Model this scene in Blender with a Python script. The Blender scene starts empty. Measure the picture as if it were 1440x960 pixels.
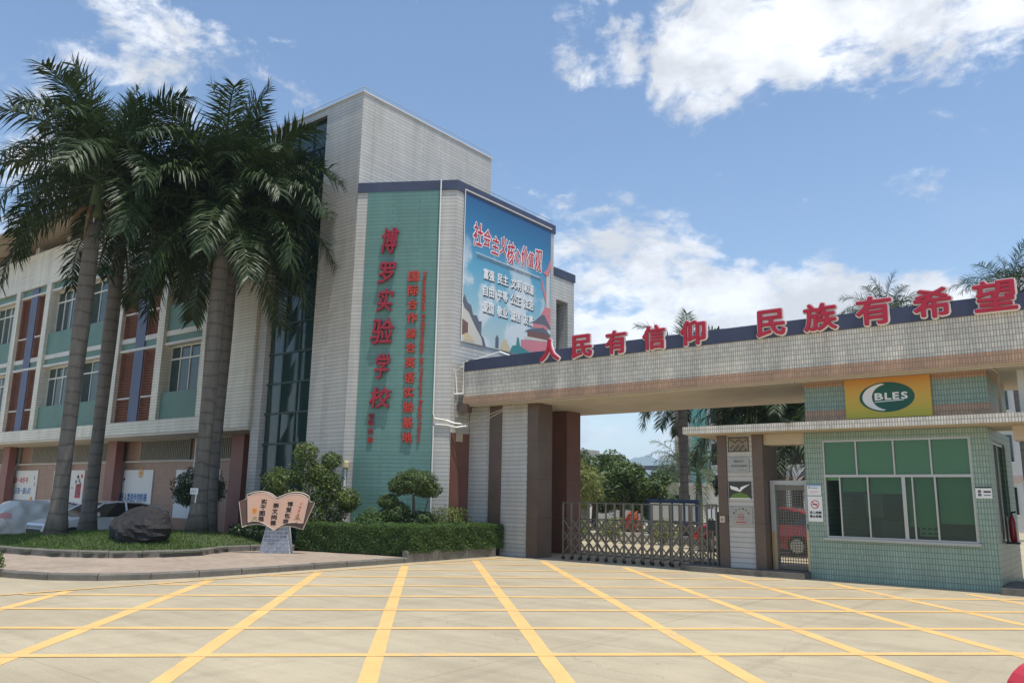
import bpy, math, random
import numpy as np
from mathutils import Matrix, Vector
random.seed(7); RNG = np.random.default_rng(11)
S = bpy.context.scene
COL = S.collection
R = math.radians

# ------------------------------------------------------------------ camera
PITCH, ROLL, YAW = R(11.1), R(1.0), R(-38.5)
def cam_basis():
    cp, sp = math.cos(PITCH), math.sin(PITCH)
    f = np.array([0, cp, sp]); u = np.array([0, -sp, cp]); r = np.array([1., 0, 0])
    c, s = math.cos(ROLL), math.sin(ROLL)
    r2, u2 = c*r + s*u, -s*r + c*u
    M = np.array([[math.cos(YAW), math.sin(YAW), 0], [-math.sin(YAW), math.cos(YAW), 0], [0, 0, 1]])
    return M@r2, M@u2, M@f
_r, _u, _f = cam_basis()
cam = bpy.data.cameras.new('camera'); cam.sensor_width = 36; cam.lens = 28.0
cam.clip_start = .05; cam.clip_end = 9000
camo = bpy.data.objects.new('camera', cam); COL.objects.link(camo); S.camera = camo
camo.matrix_world = Matrix(((_r[0], _u[0], -_f[0], 0), (_r[1], _u[1], -_f[1], 0), (_r[2], _u[2], -_f[2], 1.6), (0, 0, 0, 1)))

# ------------------------------------------------------------------ sun, sky, exposure
SUN = Vector((.26, -.065, 1)).normalized()
sl = bpy.data.lights.new('sun', 'SUN'); sl.energy = 4.0; sl.angle = R(.53); sl.color = (1, .95, .86)
so = bpy.data.objects.new('sun', sl); COL.objects.link(so); so.rotation_euler = SUN.to_track_quat('Z', 'Y').to_euler()
so.location = (0, 0, 60)
S.view_settings.view_transform = 'Standard'; S.view_settings.look = 'None'
S.view_settings.exposure = 0.10; S.view_settings.gamma = 1.0
S.cycles.max_bounces = 7; S.cycles.diffuse_bounces = 3; S.cycles.glossy_bounces = 3; S.cycles.transmission_bounces = 3; S.cycles.volume_bounces = 1; S.cycles.transparent_max_bounces = 8
W = bpy.data.worlds.new('World'); S.world = W; W.use_nodes = True
nt = W.node_tree; N = nt.nodes; L = nt.links; N.clear()
def nd(t, **k):
    n = N.new(t)
    for a, b in k.items(): setattr(n, a, b)
    return n
def mth(op, a, b=None, c=None, clamp=False):
    n = nd('ShaderNodeMath', operation=op, use_clamp=clamp)
    for i, v in enumerate((a, b, c)):
        if v is None: continue
        if isinstance(v, (int, float)): n.inputs[i].default_value = v
        else: L.new(v, n.inputs[i])
    return n.outputs[0]
def smooth(v, a, b, lo=0., hi=1.):
    n = nd('ShaderNodeMapRange', interpolation_type='SMOOTHSTEP')
    L.new(v, n.inputs[0])
    for i, x in zip((1, 2, 3, 4), (a, b, lo, hi)): n.inputs[i].default_value = x
    return n.outputs[0]
sky = nd('ShaderNodeTexSky', sky_type='NISHITA'); sky.sun_disc = False
sky.sun_elevation = math.asin(SUN.z); sky.sun_rotation = math.atan2(SUN.x, SUN.y)
sky.air_density = 1.15; sky.dust_density = .1; sky.ozone_density = 3.0; sky.altitude = 30
tc = nd('ShaderNodeTexCoord'); sep = nd('ShaderNodeSeparateXYZ'); L.new(tc.outputs['Generated'], sep.inputs[0])
zz = mth('MAXIMUM', sep.outputs[2], .015)
cmb = nd('ShaderNodeCombineXYZ')
L.new(sep.outputs[0], cmb.inputs[0]); L.new(sep.outputs[1], cmb.inputs[1]); L.new(mth('MULTIPLY', zz, 1.7), cmb.inputs[2])
def noise(scale, detail, rough, off=0., dist=0.):
    n = nd('ShaderNodeTexNoise'); n.inputs['Scale'].default_value = scale; n.inputs['Detail'].default_value = detail
    n.inputs['Roughness'].default_value = rough; n.inputs['Distortion'].default_value = dist
    m = nd('ShaderNodeMapping'); m.inputs['Location'].default_value = (off, off*.7, off*.3)
    L.new(cmb.outputs[0], m.inputs[0]); L.new(m.outputs[0], n.inputs['Vector'])
    return n.outputs[0]
big = noise(4.6, 9, .58, 4.3, .35)
fine = noise(15., 8, .62, 9.1, .3)
shape = mth('ADD', mth('MULTIPLY', mth('SUBTRACT', mth('ADD', mth('MULTIPLY', big, .64), mth('MULTIPLY', fine, .36)), .5), 1.75), .47)
# cumulus groups as they stand over this place: direction, angular radius (deg), strength
CL = [((-.33, .79, .54), 7, .26), ((-.25, .80, .565), 8, .40), ((-.17, .83, .56), 7.5, .40), ((-.08, .85, .555), 7.5, .40), ((.02, .86, .55), 8.5, .40), ((-.12, .82, .62), 13, .42),
      ((-.45, .72, .53), 5.0, .24), ((-.47, .84, .255), 8, .37), ((-.52, .82, .24), 7, .36), ((-.56, .80, .20), 7, .32), ((-.40, .89, .21), 6, .40), ((-.35, .91, .21), 6, .40), ((-.30, .93, .20), 6, .36), ((-.24, .945, .205), 5, .26), ((-.17, .96, .205), 5, .26), ((-.08, .97, .205), 6, .26),
      ((-.25, .91, .33), 5, .08), ((-.15, .93, .31), 5, .08), ((-.78, .41, .47), 7, .10), ((-.74, .46, .475), 6, .10), ((-.83, .33, .50), 7, .06), ((-.92, .3, .33), 7, .15),
      ((-.22, .90, .385), 3, .07),
      ((-.54, .83, .1), 8, .18), ((-.45, .88, .08), 8, .17),
      ((.5, .75, .4), 12, .17), ((.8, .2, .5), 14, .19), ((.6, -.6, .5), 15, .19), ((-.1, -.9, .4), 15, .19), ((-.7, -.6, .45), 14, .19), ((-.98, -.1, .25), 10, .17), ((.9, .3, .2), 10, .17)]
acc = None
for d, rad, amp in sorted(CL, key=lambda q: -q[2]):
    v = Vector(d).normalized(); dp = nd('ShaderNodeVectorMath', operation='DOT_PRODUCT')
    L.new(tc.outputs['Generated'], dp.inputs[0]); dp.inputs[1].default_value = v
    b = smooth(dp.outputs['Value'], math.cos(R(rad)), 1 - (1-math.cos(R(rad)))*.12, 0, amp)
    acc = b if acc is None else mth('ADD' if amp < 0 else 'MAXIMUM', acc, b)
cov = mth('ADD', shape, acc)
dens = smooth(cov, .60, .785)
veil = smooth(noise(2.6, 7, .6, 2.0, .6), .55, .85, 0, .07)
dens = mth('MAXIMUM', dens, veil)
hazeb = smooth(sep.outputs[2], .0, .24, .36, 0.)
dens = mth('MAXIMUM', dens, hazeb)
shade = smooth(noise(8., 6, .6, 7.7, .1), .36, .64, .72, 1.06)
cc = nd('ShaderNodeCombineColor')
L.new(mth('MULTIPLY', shade, 6.3), cc.inputs[0]); L.new(mth('MULTIPLY', shade, 6.5), cc.inputs[1]); L.new(mth('MULTIPLY', shade, 6.9), cc.inputs[2])
mx = nd('ShaderNodeMix', data_type='RGBA'); L.new(dens, mx.inputs[0]); L.new(sky.outputs[0], mx.inputs[6]); L.new(cc.outputs[0], mx.inputs[7])
bg = nd('ShaderNodeBackground'); bg.inputs[1].default_value = .15; L.new(mx.outputs[2], bg.inputs[0])
wo = nd('ShaderNodeOutputWorld'); L.new(bg.outputs[0], wo.inputs[0])

# ------------------------------------------------------------------ materials
MATS = {}
def newmat(name):
    m = bpy.data.materials.new(name); m.use_nodes = True
    nt = m.node_tree; p = nt.nodes['Principled BSDF']; MATS[name] = m
    return m, nt, p
def rgba(c): return (c[0], c[1], c[2], 1)
def add(nt, t, **k):
    n = nt.nodes.new(t)
    for a, b in k.items(): setattr(n, a, b)
    return n
def varied(nt, p, col, var, scale, fine=0., stretch=None):
    """colour with soft stains and grain; position based"""
    g = add(nt, 'ShaderNodeNewGeometry'); v = g.outputs['Position']
    if stretch:
        mp = add(nt, 'ShaderNodeMapping'); mp.inputs['Scale'].default_value = stretch; nt.links.new(v, mp.inputs[0]); v = mp.outputs[0]
    n = add(nt, 'ShaderNodeTexNoise'); n.inputs['Scale'].default_value = scale; n.inputs['Detail'].default_value = 8; n.inputs['Roughness'].default_value = .62
    nt.links.new(v, n.inputs['Vector'])
    mr = add(nt, 'ShaderNodeMapRange'); nt.links.new(n.outputs[0], mr.inputs[0])
    mr.inputs[1].default_value = .3; mr.inputs[2].default_value = .7; mr.inputs[3].default_value = 1-var; mr.inputs[4].default_value = 1+var
    out = mr.outputs[0]
    if fine:
        n2 = add(nt, 'ShaderNodeTexNoise'); n2.inputs['Scale'].default_value = 60; n2.inputs['Detail'].default_value = 3
        nt.links.new(g.outputs['Position'], n2.inputs['Vector'])
        m2 = add(nt, 'ShaderNodeMapRange'); nt.links.new(n2.outputs[0], m2.inputs[0])
        m2.inputs[1].default_value = .3; m2.inputs[2].default_value = .7; m2.inputs[3].default_value = 1-fine; m2.inputs[4].default_value = 1+fine
        mm = add(nt, 'ShaderNodeMath', operation='MULTIPLY'); nt.links.new(out, mm.inputs[0]); nt.links.new(m2.outputs[0], mm.inputs[1]); out = mm.outputs[0]
    vm = add(nt, 'ShaderNodeVectorMath', operation='SCALE'); vm.inputs[0].default_value = col[:3]; nt.links.new(out, vm.inputs['Scale'])
    return vm.outputs[0]
def mat(name, col, rough=.7, var=.12, scale=2., fine=0., metal=0., spec=.4, bump=0., stretch=None):
    m, nt, p = newmat(name)
    c = varied(nt, p, col, var, scale, fine, stretch); nt.links.new(c, p.inputs['Base Color'])
    p.inputs['Roughness'].default_value = rough; p.inputs['Metallic'].default_value = metal; p.inputs['Specular IOR Level'].default_value = spec
    if bump:
        n = add(nt, 'ShaderNodeTexNoise'); n.inputs['Scale'].default_value = scale*6; n.inputs['Detail'].default_value = 6
        g = add(nt, 'ShaderNodeNewGeometry'); nt.links.new(g.outputs['Position'], n.inputs['Vector'])
        b = add(nt, 'ShaderNodeBump'); b.inputs['Strength'].default_value = bump; b.inputs['Distance'].default_value = .05
        nt.links.new(n.outputs[0], b.inputs['Height']); nt.links.new(b.outputs[0], p.inputs['Normal'])
    return m
def tile(name, col, grout, w=.05, h=.11, mortar=.008, var=.09, rough=.38, stain=.12, off=0., bumps=.5):
    """small glazed wall tiles laid on any upright face"""
    m, nt, p = newmat(name); Lk = nt.links.new
    g = add(nt, 'ShaderNodeNewGeometry')
    cr = add(nt, 'ShaderNodeVectorMath', operation='CROSS_PRODUCT'); Lk(g.outputs['True Normal'], cr.inputs[0]); cr.inputs[1].default_value = (0, 0, 1)
    dt = add(nt, 'ShaderNodeVectorMath', operation='DOT_PRODUCT'); Lk(g.outputs['Position'], dt.inputs[0]); Lk(cr.outputs[0], dt.inputs[1])
    sp = add(nt, 'ShaderNodeSeparateXYZ'); Lk(g.outputs['Position'], sp.inputs[0])
    cb = add(nt, 'ShaderNodeCombineXYZ'); Lk(dt.outputs['Value'], cb.inputs[0]); Lk(sp.outputs[2], cb.inputs[1])
    br = add(nt, 'ShaderNodeTexBrick'); br.offset = off; br.squash = 1; Lk(cb.outputs[0], br.inputs['Vector'])
    br.inputs['Scale'].default_value = 1; br.inputs['Brick Width'].default_value = w; br.inputs['Row Height'].default_value = h
    br.inputs['Mortar Size'].default_value = mortar; br.inputs['Mortar Smooth'].default_value = .2
    br.inputs['Color1'].default_value = rgba([x*(1-var) for x in col]); br.inputs['Color2'].default_value = rgba([x*(1+var) for x in col]); br.inputs['Mortar'].default_value = rgba(grout)
    # rain streaks, drawn out along the fall line
    mp = add(nt, 'ShaderNodeMapping'); mp.inputs['Scale'].default_value = (1.6, 1.6, .22); Lk(g.outputs['Position'], mp.inputs[0])
    n = add(nt, 'ShaderNodeTexNoise'); n.inputs['Scale'].default_value = 1.1; n.inputs['Detail'].default_value = 7; n.inputs['Roughness'].default_value = .65; Lk(mp.outputs[0], n.inputs['Vector'])
    mr = add(nt, 'ShaderNodeMapRange'); Lk(n.outputs[0], mr.inputs[0]); mr.inputs[1].default_value = .35; mr.inputs[2].default_value = .7; mr.inputs[3].default_value = 1+stain*.6; mr.inputs[4].default_value = 1-stain
    vm = add(nt, 'ShaderNodeVectorMath', operation='SCALE'); Lk(br.outputs['Color'], vm.inputs[0]); Lk(mr.outputs[0], vm.inputs['Scale'])
    Lk(vm.outputs[0], p.inputs['Base Color']); p.inputs['Roughness'].default_value = rough
    b = add(nt, 'ShaderNodeBump', invert=True); b.inputs['Strength'].default_value = bumps; b.inputs['Distance'].default_value = .006
    Lk(br.outputs['Fac'], b.inputs['Height']); Lk(b.outputs[0], p.inputs['Normal'])
    return m
def leafmat(name, c1, c2, trans=.25, rough=.5):
    m, nt, p = newmat(name); Lk = nt.links.new
    g = add(nt, 'ShaderNodeNewGeometry')
    n = add(nt, 'ShaderNodeTexNoise'); n.inputs['Scale'].default_value = 1.7; Lk(g.outputs['Position'], n.inputs['Vector'])
    a = add(nt, 'ShaderNodeMath', operation='ADD'); Lk(n.outputs[0], a.inputs[0]); Lk(g.outputs['Random Per Island'], a.inputs[1])
    mr = add(nt, 'ShaderNodeMapRange'); Lk(a.outputs[0], mr.inputs[0]); mr.inputs[1].default_value = .35; mr.inputs[2].default_value = 1.5
    mx = add(nt, 'ShaderNodeMix', data_type='RGBA'); Lk(mr.outputs[0], mx.inputs[0]); mx.inputs[6].default_value = rgba(c1); mx.inputs[7].default_value = rgba(c2)
    Lk(mx.outputs[2], p.inputs['Base Color']); p.inputs['Roughness'].default_value = rough; p.inputs['Specular IOR Level'].default_value = .35
    t = add(nt, 'ShaderNodeBsdfTranslucent'); Lk(mx.outputs[2], t.inputs[0])
    ms = add(nt, 'ShaderNodeMixShader'); ms.inputs[0].default_value = trans
    Lk(p.outputs[0], ms.inputs[1]); Lk(t.outputs[0], ms.inputs[2]); Lk(ms.outputs[0], nt.nodes['Material Output'].inputs[0])
    return m
def flat(name, col, rough=.6, metal=0., spec=.4, coat=0.):
    m, nt, p = newmat(name); p.inputs['Base Color'].default_value = rgba(col); p.inputs['Roughness'].default_value = rough
    p.inputs['Metallic'].default_value = metal; p.inputs['Specular IOR Level'].default_value = spec; p.inputs['Coat Weight'].default_value = coat
    return m
def grad(name, stops, z0, z1, rough=.5, cloud=0.):
    """flat print whose ink changes with height on the panel, optional printed clouds"""
    m, nt, p = newmat(name); Lk = nt.links.new
    g = add(nt, 'ShaderNodeNewGeometry'); sp = add(nt, 'ShaderNodeSeparateXYZ'); Lk(g.outputs['Position'], sp.inputs[0])
    mr = add(nt, 'ShaderNodeMapRange'); Lk(sp.outputs[2], mr.inputs[0]); mr.inputs[1].default_value = z0; mr.inputs[2].default_value = z1
    cr = add(nt, 'ShaderNodeValToRGB'); Lk(mr.outputs[0], cr.inputs[0]); e = cr.color_ramp.elements
    e[0].position, e[0].color = stops[0][0], rgba(stops[0][1]); e[1].position, e[1].color = stops[-1][0], rgba(stops[-1][1])
    for q, c in stops[1:-1]: x = e.new(q); x.color = rgba(c)
    out = cr.outputs[0]
    if cloud:
        n = add(nt, 'ShaderNodeTexNoise'); n.inputs['Scale'].default_value = .95; n.inputs['Detail'].default_value = 8; Lk(g.outputs['Position'], n.inputs['Vector'])
        s1 = add(nt, 'ShaderNodeMapRange', interpolation_type='SMOOTHSTEP'); Lk(n.outputs[0], s1.inputs[0]); s1.inputs[1].default_value = .47; s1.inputs[2].default_value = .60
        s2 = add(nt, 'ShaderNodeMapRange'); Lk(mr.outputs[0], s2.inputs[0]); s2.inputs[1].default_value = .78; s2.inputs[2].default_value = .45
        mu = add(nt, 'ShaderNodeMath', operation='MULTIPLY'); Lk(s1.outputs[0], mu.inputs[0]); Lk(s2.outputs[0], mu.inputs[1])
        mx = add(nt, 'ShaderNodeMix', data_type='RGBA'); Lk(mu.outputs[0], mx.inputs[0]); Lk(out, mx.inputs[6]); mx.inputs[7].default_value = (.66, .70, .70, 1); out = mx.outputs[2]
    Lk(out, p.inputs['Base Color']); p.inputs['Roughness'].default_value = rough
    return m
def glassmat(name, tint, clear):
    """tinted pane: mirror-like coat over a part-transparent tint"""
    m, nt, p = newmat(name); Lk = nt.links.new
    p.inputs['Base Color'].default_value = rgba([x*.35 for x in tint]); p.inputs['Roughness'].default_value = .06; p.inputs['Specular IOR Level'].default_value = .8
    t = add(nt, 'ShaderNodeBsdfTransparent'); t.inputs[0].default_value = rgba(tint)
    ms = add(nt, 'ShaderNodeMixShader'); ms.inputs[0].default_value = clear
    Lk(p.outputs[0], ms.inputs[1]); Lk(t.outputs[0], ms.inputs[2]); Lk(ms.outputs[0], nt.nodes['Material Output'].inputs[0])
    return m

WT = (.52, .50, .455)
tile('wall_tile', WT, (.33, .315, .285), 2.3, .115, .012, .05, off=.37, stain=.17)
tile('wing_tile', (.70, .66, .54), (.46, .43, .36), 2.3, .115, .012, .05, off=.37, stain=.2)
tile('beam_tile', (.70, .655, .55), (.33, .30, .25), .052, .112, .008, .12, stain=.22)
tile('brown_tile', (.50, .31, .19), (.30, .19, .12), .052, .12, .008, .12)
tile('teal_tile', (.125, .25, .212), (.088, .175, .148), 2.3, .115, .011, .05, stain=.14, off=.37)
tile('booth_tile', (.285, .385, .30), (.15, .21, .175), .052, .112, .009, .09)
tile('poster_wall_tile', (.36, .215, .15), (.22, .14, .10), .2, .1, .008, .08)
mat('blue_band', (.055, .066, .115), .55, .18, 1.5, .06)
mat('brown_granite', (.125, .085, .062), .35, .16, 1.2, .18)
mat('red_granite', (.17, .075, .055), .38, .15, 1.2, .15)
mat('red_column', (.25, .105, .085), .5, .12, 1.5)
mat('soffit', (.62, .56, .47), .8, .10, .8)
mat('cream_paint', (.50, .42, .31), .6, .1, 1.)
mat('white_paint', (.70, .69, .64), .5, .08, 2.)
mat('trim', (.62, .60, .55), .6, .1, 1.5)
mat('teal_spandrel', (.125, .235, .195), .55, .1, 1.2)
mat('blue_strip', (.105, .13, .21), .55, .1, 1.)
mat('louvre', (.30, .135, .085), .55, .12, 2.)
mat('roof_slab', (.33, .27, .21), .8, .12, .6)
mat('concrete_kerb', (.165, .15, .125), .85, .25, 1.6, .15, bump=.3)
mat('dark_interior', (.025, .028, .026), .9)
mat('grille', (.33, .31, .25), .5, .1)
mat('grille_back', (.16, .15, .12), .8)
glassmat('window_glass', (.10, .20, .19), .12)
glassmat('curtain_glass', (.06, .16, .15), .10)
glassmat('booth_glass', (.42, .62, .50), .72)
flat('green_reflect_glass', (.058, .165, .078), .10, 0, .5)  # tinted upper panes, bright sky reflection put into the green
mat('reflection_green', (.13, .34, .17), .7, .1, 1.)  # green that stands for the sky mirrored in the lower panes
flat('alu', (.46, .46, .43), .4, .5)
flat('frame_grey', (.42, .43, .41), .4, .3)
flat('steel', (.17, .155, .13), .38, .6)
flat('brass', (.50, .38, .22), .35, .7)
flat('dark_metal', (.035, .035, .035), .45, .4)
flat('mullion', (.04, .07, .065), .4, .3)
def paintmat():
    m, nt, p = newmat('paint_yellow'); Lk = nt.links.new
    c = varied(nt, p, (.78, .485, .175), .10, 1.5, .10)
    g = add(nt, 'ShaderNodeNewGeometry')
    def nz(sc, det):
        n = add(nt, 'ShaderNodeTexNoise'); n.inputs['Scale'].default_value = sc; n.inputs['Detail'].default_value = det; n.inputs['Roughness'].default_value = .75; Lk(g.outputs['Position'], n.inputs['Vector']); return n.outputs[0]
    q = add(nt, 'ShaderNodeMath', operation='ADD'); Lk(nz(1.1, 5), q.inputs[0]); Lk(nz(22, 8), q.inputs[1])
    mr = add(nt, 'ShaderNodeMapRange'); Lk(q.outputs[0], mr.inputs[0]); mr.inputs[1].default_value = 1.08; mr.inputs[2].default_value = 1.22; mr.inputs[4].default_value = .8
    mx = add(nt, 'ShaderNodeMix', data_type='RGBA'); Lk(mr.outputs[0], mx.inputs[0]); Lk(c, mx.inputs[6]); mx.inputs[7].default_value = (.44, .375, .27, 1)
    Lk(mx.outputs[2], p.inputs['Base Color']); p.inputs['Roughness'].default_value = .8
paintmat()
flat('red_letter', (.33, .014, .028), .35, 0, .4, .2)
flat('red_letter_side', (.36, .015, .03), .4)
flat('orange_letter', (.52, .055, .035), .45)
flat('beam_red', (.50, .022, .05), .38, 0, .4)
flat('letter_white', (.86, .84, .80), .5)
flat('ink_black', (.018, .016, .016), .7)
flat('ink_blue', (.02, .12, .36), .7)
flat('ink_red', (.60, .05, .05), .7)
flat('ink_grey', (.22, .24, .25), .7)
flat('pvc_white', (.80, .79, .75), .4)
flat('paper', (.80, .80, .77), .7)
mat('rock', (.022, .020, .021), .75, .45, 2.2, .2, bump=1.)
mat('soil', (.08, .06, .04), .95, .2, 3.)
def trunkmat():
    m, nt, p = newmat('trunk_palm'); Lk = nt.links.new
    g = add(nt, 'ShaderNodeNewGeometry'); sp = add(nt, 'ShaderNodeSeparateXYZ'); Lk(g.outputs['Position'], sp.inputs[0])
    def nz(sc, st, det=7):
        mp = add(nt, 'ShaderNodeMapping'); mp.inputs['Scale'].default_value = st; Lk(g.outputs['Position'], mp.inputs[0])
        n = add(nt, 'ShaderNodeTexNoise'); n.inputs['Scale'].default_value = sc; n.inputs['Detail'].default_value = det; n.inputs['Roughness'].default_value = .65; Lk(mp.outputs[0], n.inputs['Vector']); return n.outputs[0]
    def rng(v, a, b, lo, hi):
        mr = add(nt, 'ShaderNodeMapRange'); Lk(v, mr.inputs[0])
        for i, x in zip((1, 2, 3, 4), (a, b, lo, hi)): mr.inputs[i].default_value = x
        return mr.outputs[0]
    def mm(op, a, b):
        q = add(nt, 'ShaderNodeMath', operation=op)
        for i, v in enumerate((a, b)):
            if isinstance(v, (int, float)): q.inputs[i].default_value = v
            else: Lk(v, q.inputs[i])
        return q.outputs[0]
    ph = mm('ADD', mm('MULTIPLY', sp.outputs[2], 17.), mm('MULTIPLY', nz(.9, (1, 1, 1)), 9.))
    ring = rng(mm('SINE', ph, 0), .72, 1., 1., .66)
    f = mm('MULTIPLY', ring, rng(nz(1.6, (3, 3, .5)), .3, .7, .72, 1.28))
    f = mm('MULTIPLY', f, rng(nz(9, (1, 1, .4)), .58, .72, 1., 1.35))
    vm = add(nt, 'ShaderNodeVectorMath', operation='SCALE'); vm.inputs[0].default_value = (.155, .138, .115); Lk(f, vm.inputs['Scale'])
    Lk(vm.outputs[0], p.inputs['Base Color']); p.inputs['Roughness'].default_value = .9
    b = add(nt, 'ShaderNodeBump'); b.inputs['Strength'].default_value = .5; b.inputs['Distance'].default_value = .02; Lk(f, b.inputs['Height']); Lk(b.outputs[0], p.inputs['Normal'])
trunkmat()
mat('dry_sheath', (.16, .10, .05), .8, .3, 4.)
mat('crownshaft', (.10, .13, .045), .45, .15, 2.)
mat('trunk_bark', (.12, .09, .065), .9, .25, 3., bump=.6)
leafmat('palm_leaf', (.014, .032, .008), (.055, .086, .022), .12, .48)
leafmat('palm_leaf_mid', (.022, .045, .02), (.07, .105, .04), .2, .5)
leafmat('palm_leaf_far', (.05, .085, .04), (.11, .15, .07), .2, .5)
leafmat('hedge_leaf', (.045, .095, .022), (.12, .20, .045), .25)
leafmat('bush_leaf', (.045, .085, .022), (.19, .24, .055), .25)
leafmat('topiary_leaf', (.045, .09, .025), (.14, .19, .06), .2)
leafmat('tree_leaf', (.05, .09, .025), (.14, .20, .055), .25)
leafmat('tree_leaf_yellow', (.13, .17, .04), (.29, .31, .10), .25)
leafmat('grass_blade', (.05, .10, .02), (.13, .20, .04), .3)
leafmat('dark_leaf', (.02, .045, .015), (.06, .10, .03), .15)
leafmat('red_petal', (.42, .02, .03), (.62, .15, .03), .2)
mat('dark_fill', (.028, .04, .016), .95)
mat('lawn_soil', (.07, .095, .035), .95, .25, 1.5, .15)
flat('car_white', (.78, .78, .76), .25, 0, .5, .6)
flat('car_red', (.36, .015, .022), .25, 0, .5, .6)
flat('car_glass', (.02, .025, .025), .06, 0, .8)
flat('rubber', (.02, .02, .02), .8)
flat('lamp_glass', (.75, .78, .8), .1, 0, .8)
mat('car_cover', (.62, .60, .54), .55, .10, 2.5)
mat('book_face', (.68, .42, .295), .55, .08, 1.5)
mat('book_brown', (.135, .075, .055), .5, .1)
flat('book_edge', (.62, .55, .45), .5)
mat('sign_stone', (.27, .29, .33), .8, .2, 6., .15)
flat('sign_joint', (.66, .67, .68), .8)
flat('leaf_print', (.13, .22, .05), .7)
mat('far_white', (.62, .62, .58), .7, .08, .3)
mat('far_teal', (.16, .38, .33), .7, .08, .3)
mat('far_pink', (.50, .38, .33), .7, .08, .3)
mat('mountain', (.06, .085, .05), .95, .3, .01)
mat('bronze_plate', (.24, .19, .13), .4, .2, 4., 0, .6)
mat('grey_plate', (.34, .33, .30), .35, .1, 4., 0, .5)
flat('plate_dark', (.05, .05, .04), .5)

# concrete court: stains, tyre scuffs, fine grain
def concrete():
    m, nt, p = newmat('court_concrete'); Lk = nt.links.new
    g = add(nt, 'ShaderNodeNewGeometry')
    def nz(sc, det, ro, stretch=(1, 1, 1), rot=0.):
        mp = add(nt, 'ShaderNodeMapping'); mp.inputs['Scale'].default_value = stretch; mp.inputs['Rotation'].default_value = (0, 0, rot); Lk(g.outputs['Position'], mp.inputs[0])
        n = add(nt, 'ShaderNodeTexNoise'); n.inputs['Scale'].default_value = sc; n.inputs['Detail'].default_value = det; n.inputs['Roughness'].default_value = ro; Lk(mp.outputs[0], n.inputs['Vector']); return n.outputs[0]
    def rng(v, a, b, lo, hi):
        mr = add(nt, 'ShaderNodeMapRange'); Lk(v, mr.inputs[0])
        for i, x in zip((1, 2, 3, 4), (a, b, lo, hi)): mr.inputs[i].default_value = x
        return mr.outputs[0]
    def mul(a, b):
        mm = add(nt, 'ShaderNodeMath', operation='MULTIPLY'); Lk(a, mm.inputs[0]); Lk(b, mm.inputs[1]); return mm.outputs[0]
    f = rng(nz(.35, 9, .68), .32, .68, .84, 1.12)
    f = mul(f, rng(nz(1.2, 8, .7, (.25, 2.2, 1), R(-44)), .35, .72, 1.07, .86))
    f = mul(f, rng(nz(2.6, 6, .7), .55, .75, 1., .90))
    f = mul(f, rng(nz(45, 4, .7), .3, .7, .90, 1.10))
    f = mul(f, rng(nz(.9, 10, .75), .60, .74, 1., .80))
    f = mul(f, rng(nz(7, 3, .5), .70, .76, 1., .72))
    # hairline cracks and slab joints
    wv = add(nt, 'ShaderNodeTexNoise'); wv.inputs['Scale'].default_value = 1.6; wv.inputs['Detail'].default_value = 5; Lk(g.outputs['Position'], wv.inputs['Vector'])
    va = add(nt, 'ShaderNodeVectorMath', operation='MULTIPLY_ADD'); Lk(wv.outputs['Color'], va.inputs[0]); va.inputs[1].default_value = (.9, .9, 0); Lk(g.outputs['Position'], va.inputs[2])
    vo = add(nt, 'ShaderNodeTexVoronoi', feature='DISTANCE_TO_EDGE'); vo.inputs['Scale'].default_value = .21; Lk(va.outputs[0], vo.inputs['Vector'])
    crk = rng(vo.outputs['Distance'], 0., .0018, .78, 1.)
    f = mul(f, crk)
    mpj = add(nt, 'ShaderNodeMapping'); mpj.inputs['Rotation'].default_value = (0, 0, R(0)); mpj.inputs['Location'].default_value = (.7, 1.1, 0); Lk(g.outputs['Position'], mpj.inputs[0])
    bj = add(nt, 'ShaderNodeTexBrick'); bj.offset = 0; Lk(mpj.outputs[0], bj.inputs['Vector']); bj.inputs['Scale'].default_value = 1; bj.inputs['Brick Width'].default_value = 4.6; bj.inputs['Row Height'].default_value = 4.6; bj.inputs['Mortar Size'].default_value = .012
    f = mul(f, rng(bj.outputs['Fac'], 0., 1., 1., .84))
    # tyre tracks sweeping in to the gate
    f = mul(f, rng(nz(.55, 6, .6, (5.5, .16, 1), R(20)), .56, .70, 1., .87))
    vm = add(nt, 'ShaderNodeVectorMath', operation='SCALE'); vm.inputs[0].default_value = (.465, .392, .268); Lk(f, vm.inputs['Scale'])
    Lk(vm.outputs[0], p.inputs['Base Color']); p.inputs['Roughness'].default_value = .85; p.inputs['Specular IOR Level'].default_value = .25
    b = add(nt, 'ShaderNodeBump'); b.inputs['Strength'].default_value = .25; b.inputs['Distance'].default_value = .01; Lk(nz(30, 6, .7), b.inputs['Height']); Lk(b.outputs[0], p.inputs['Normal'])
concrete()
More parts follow.
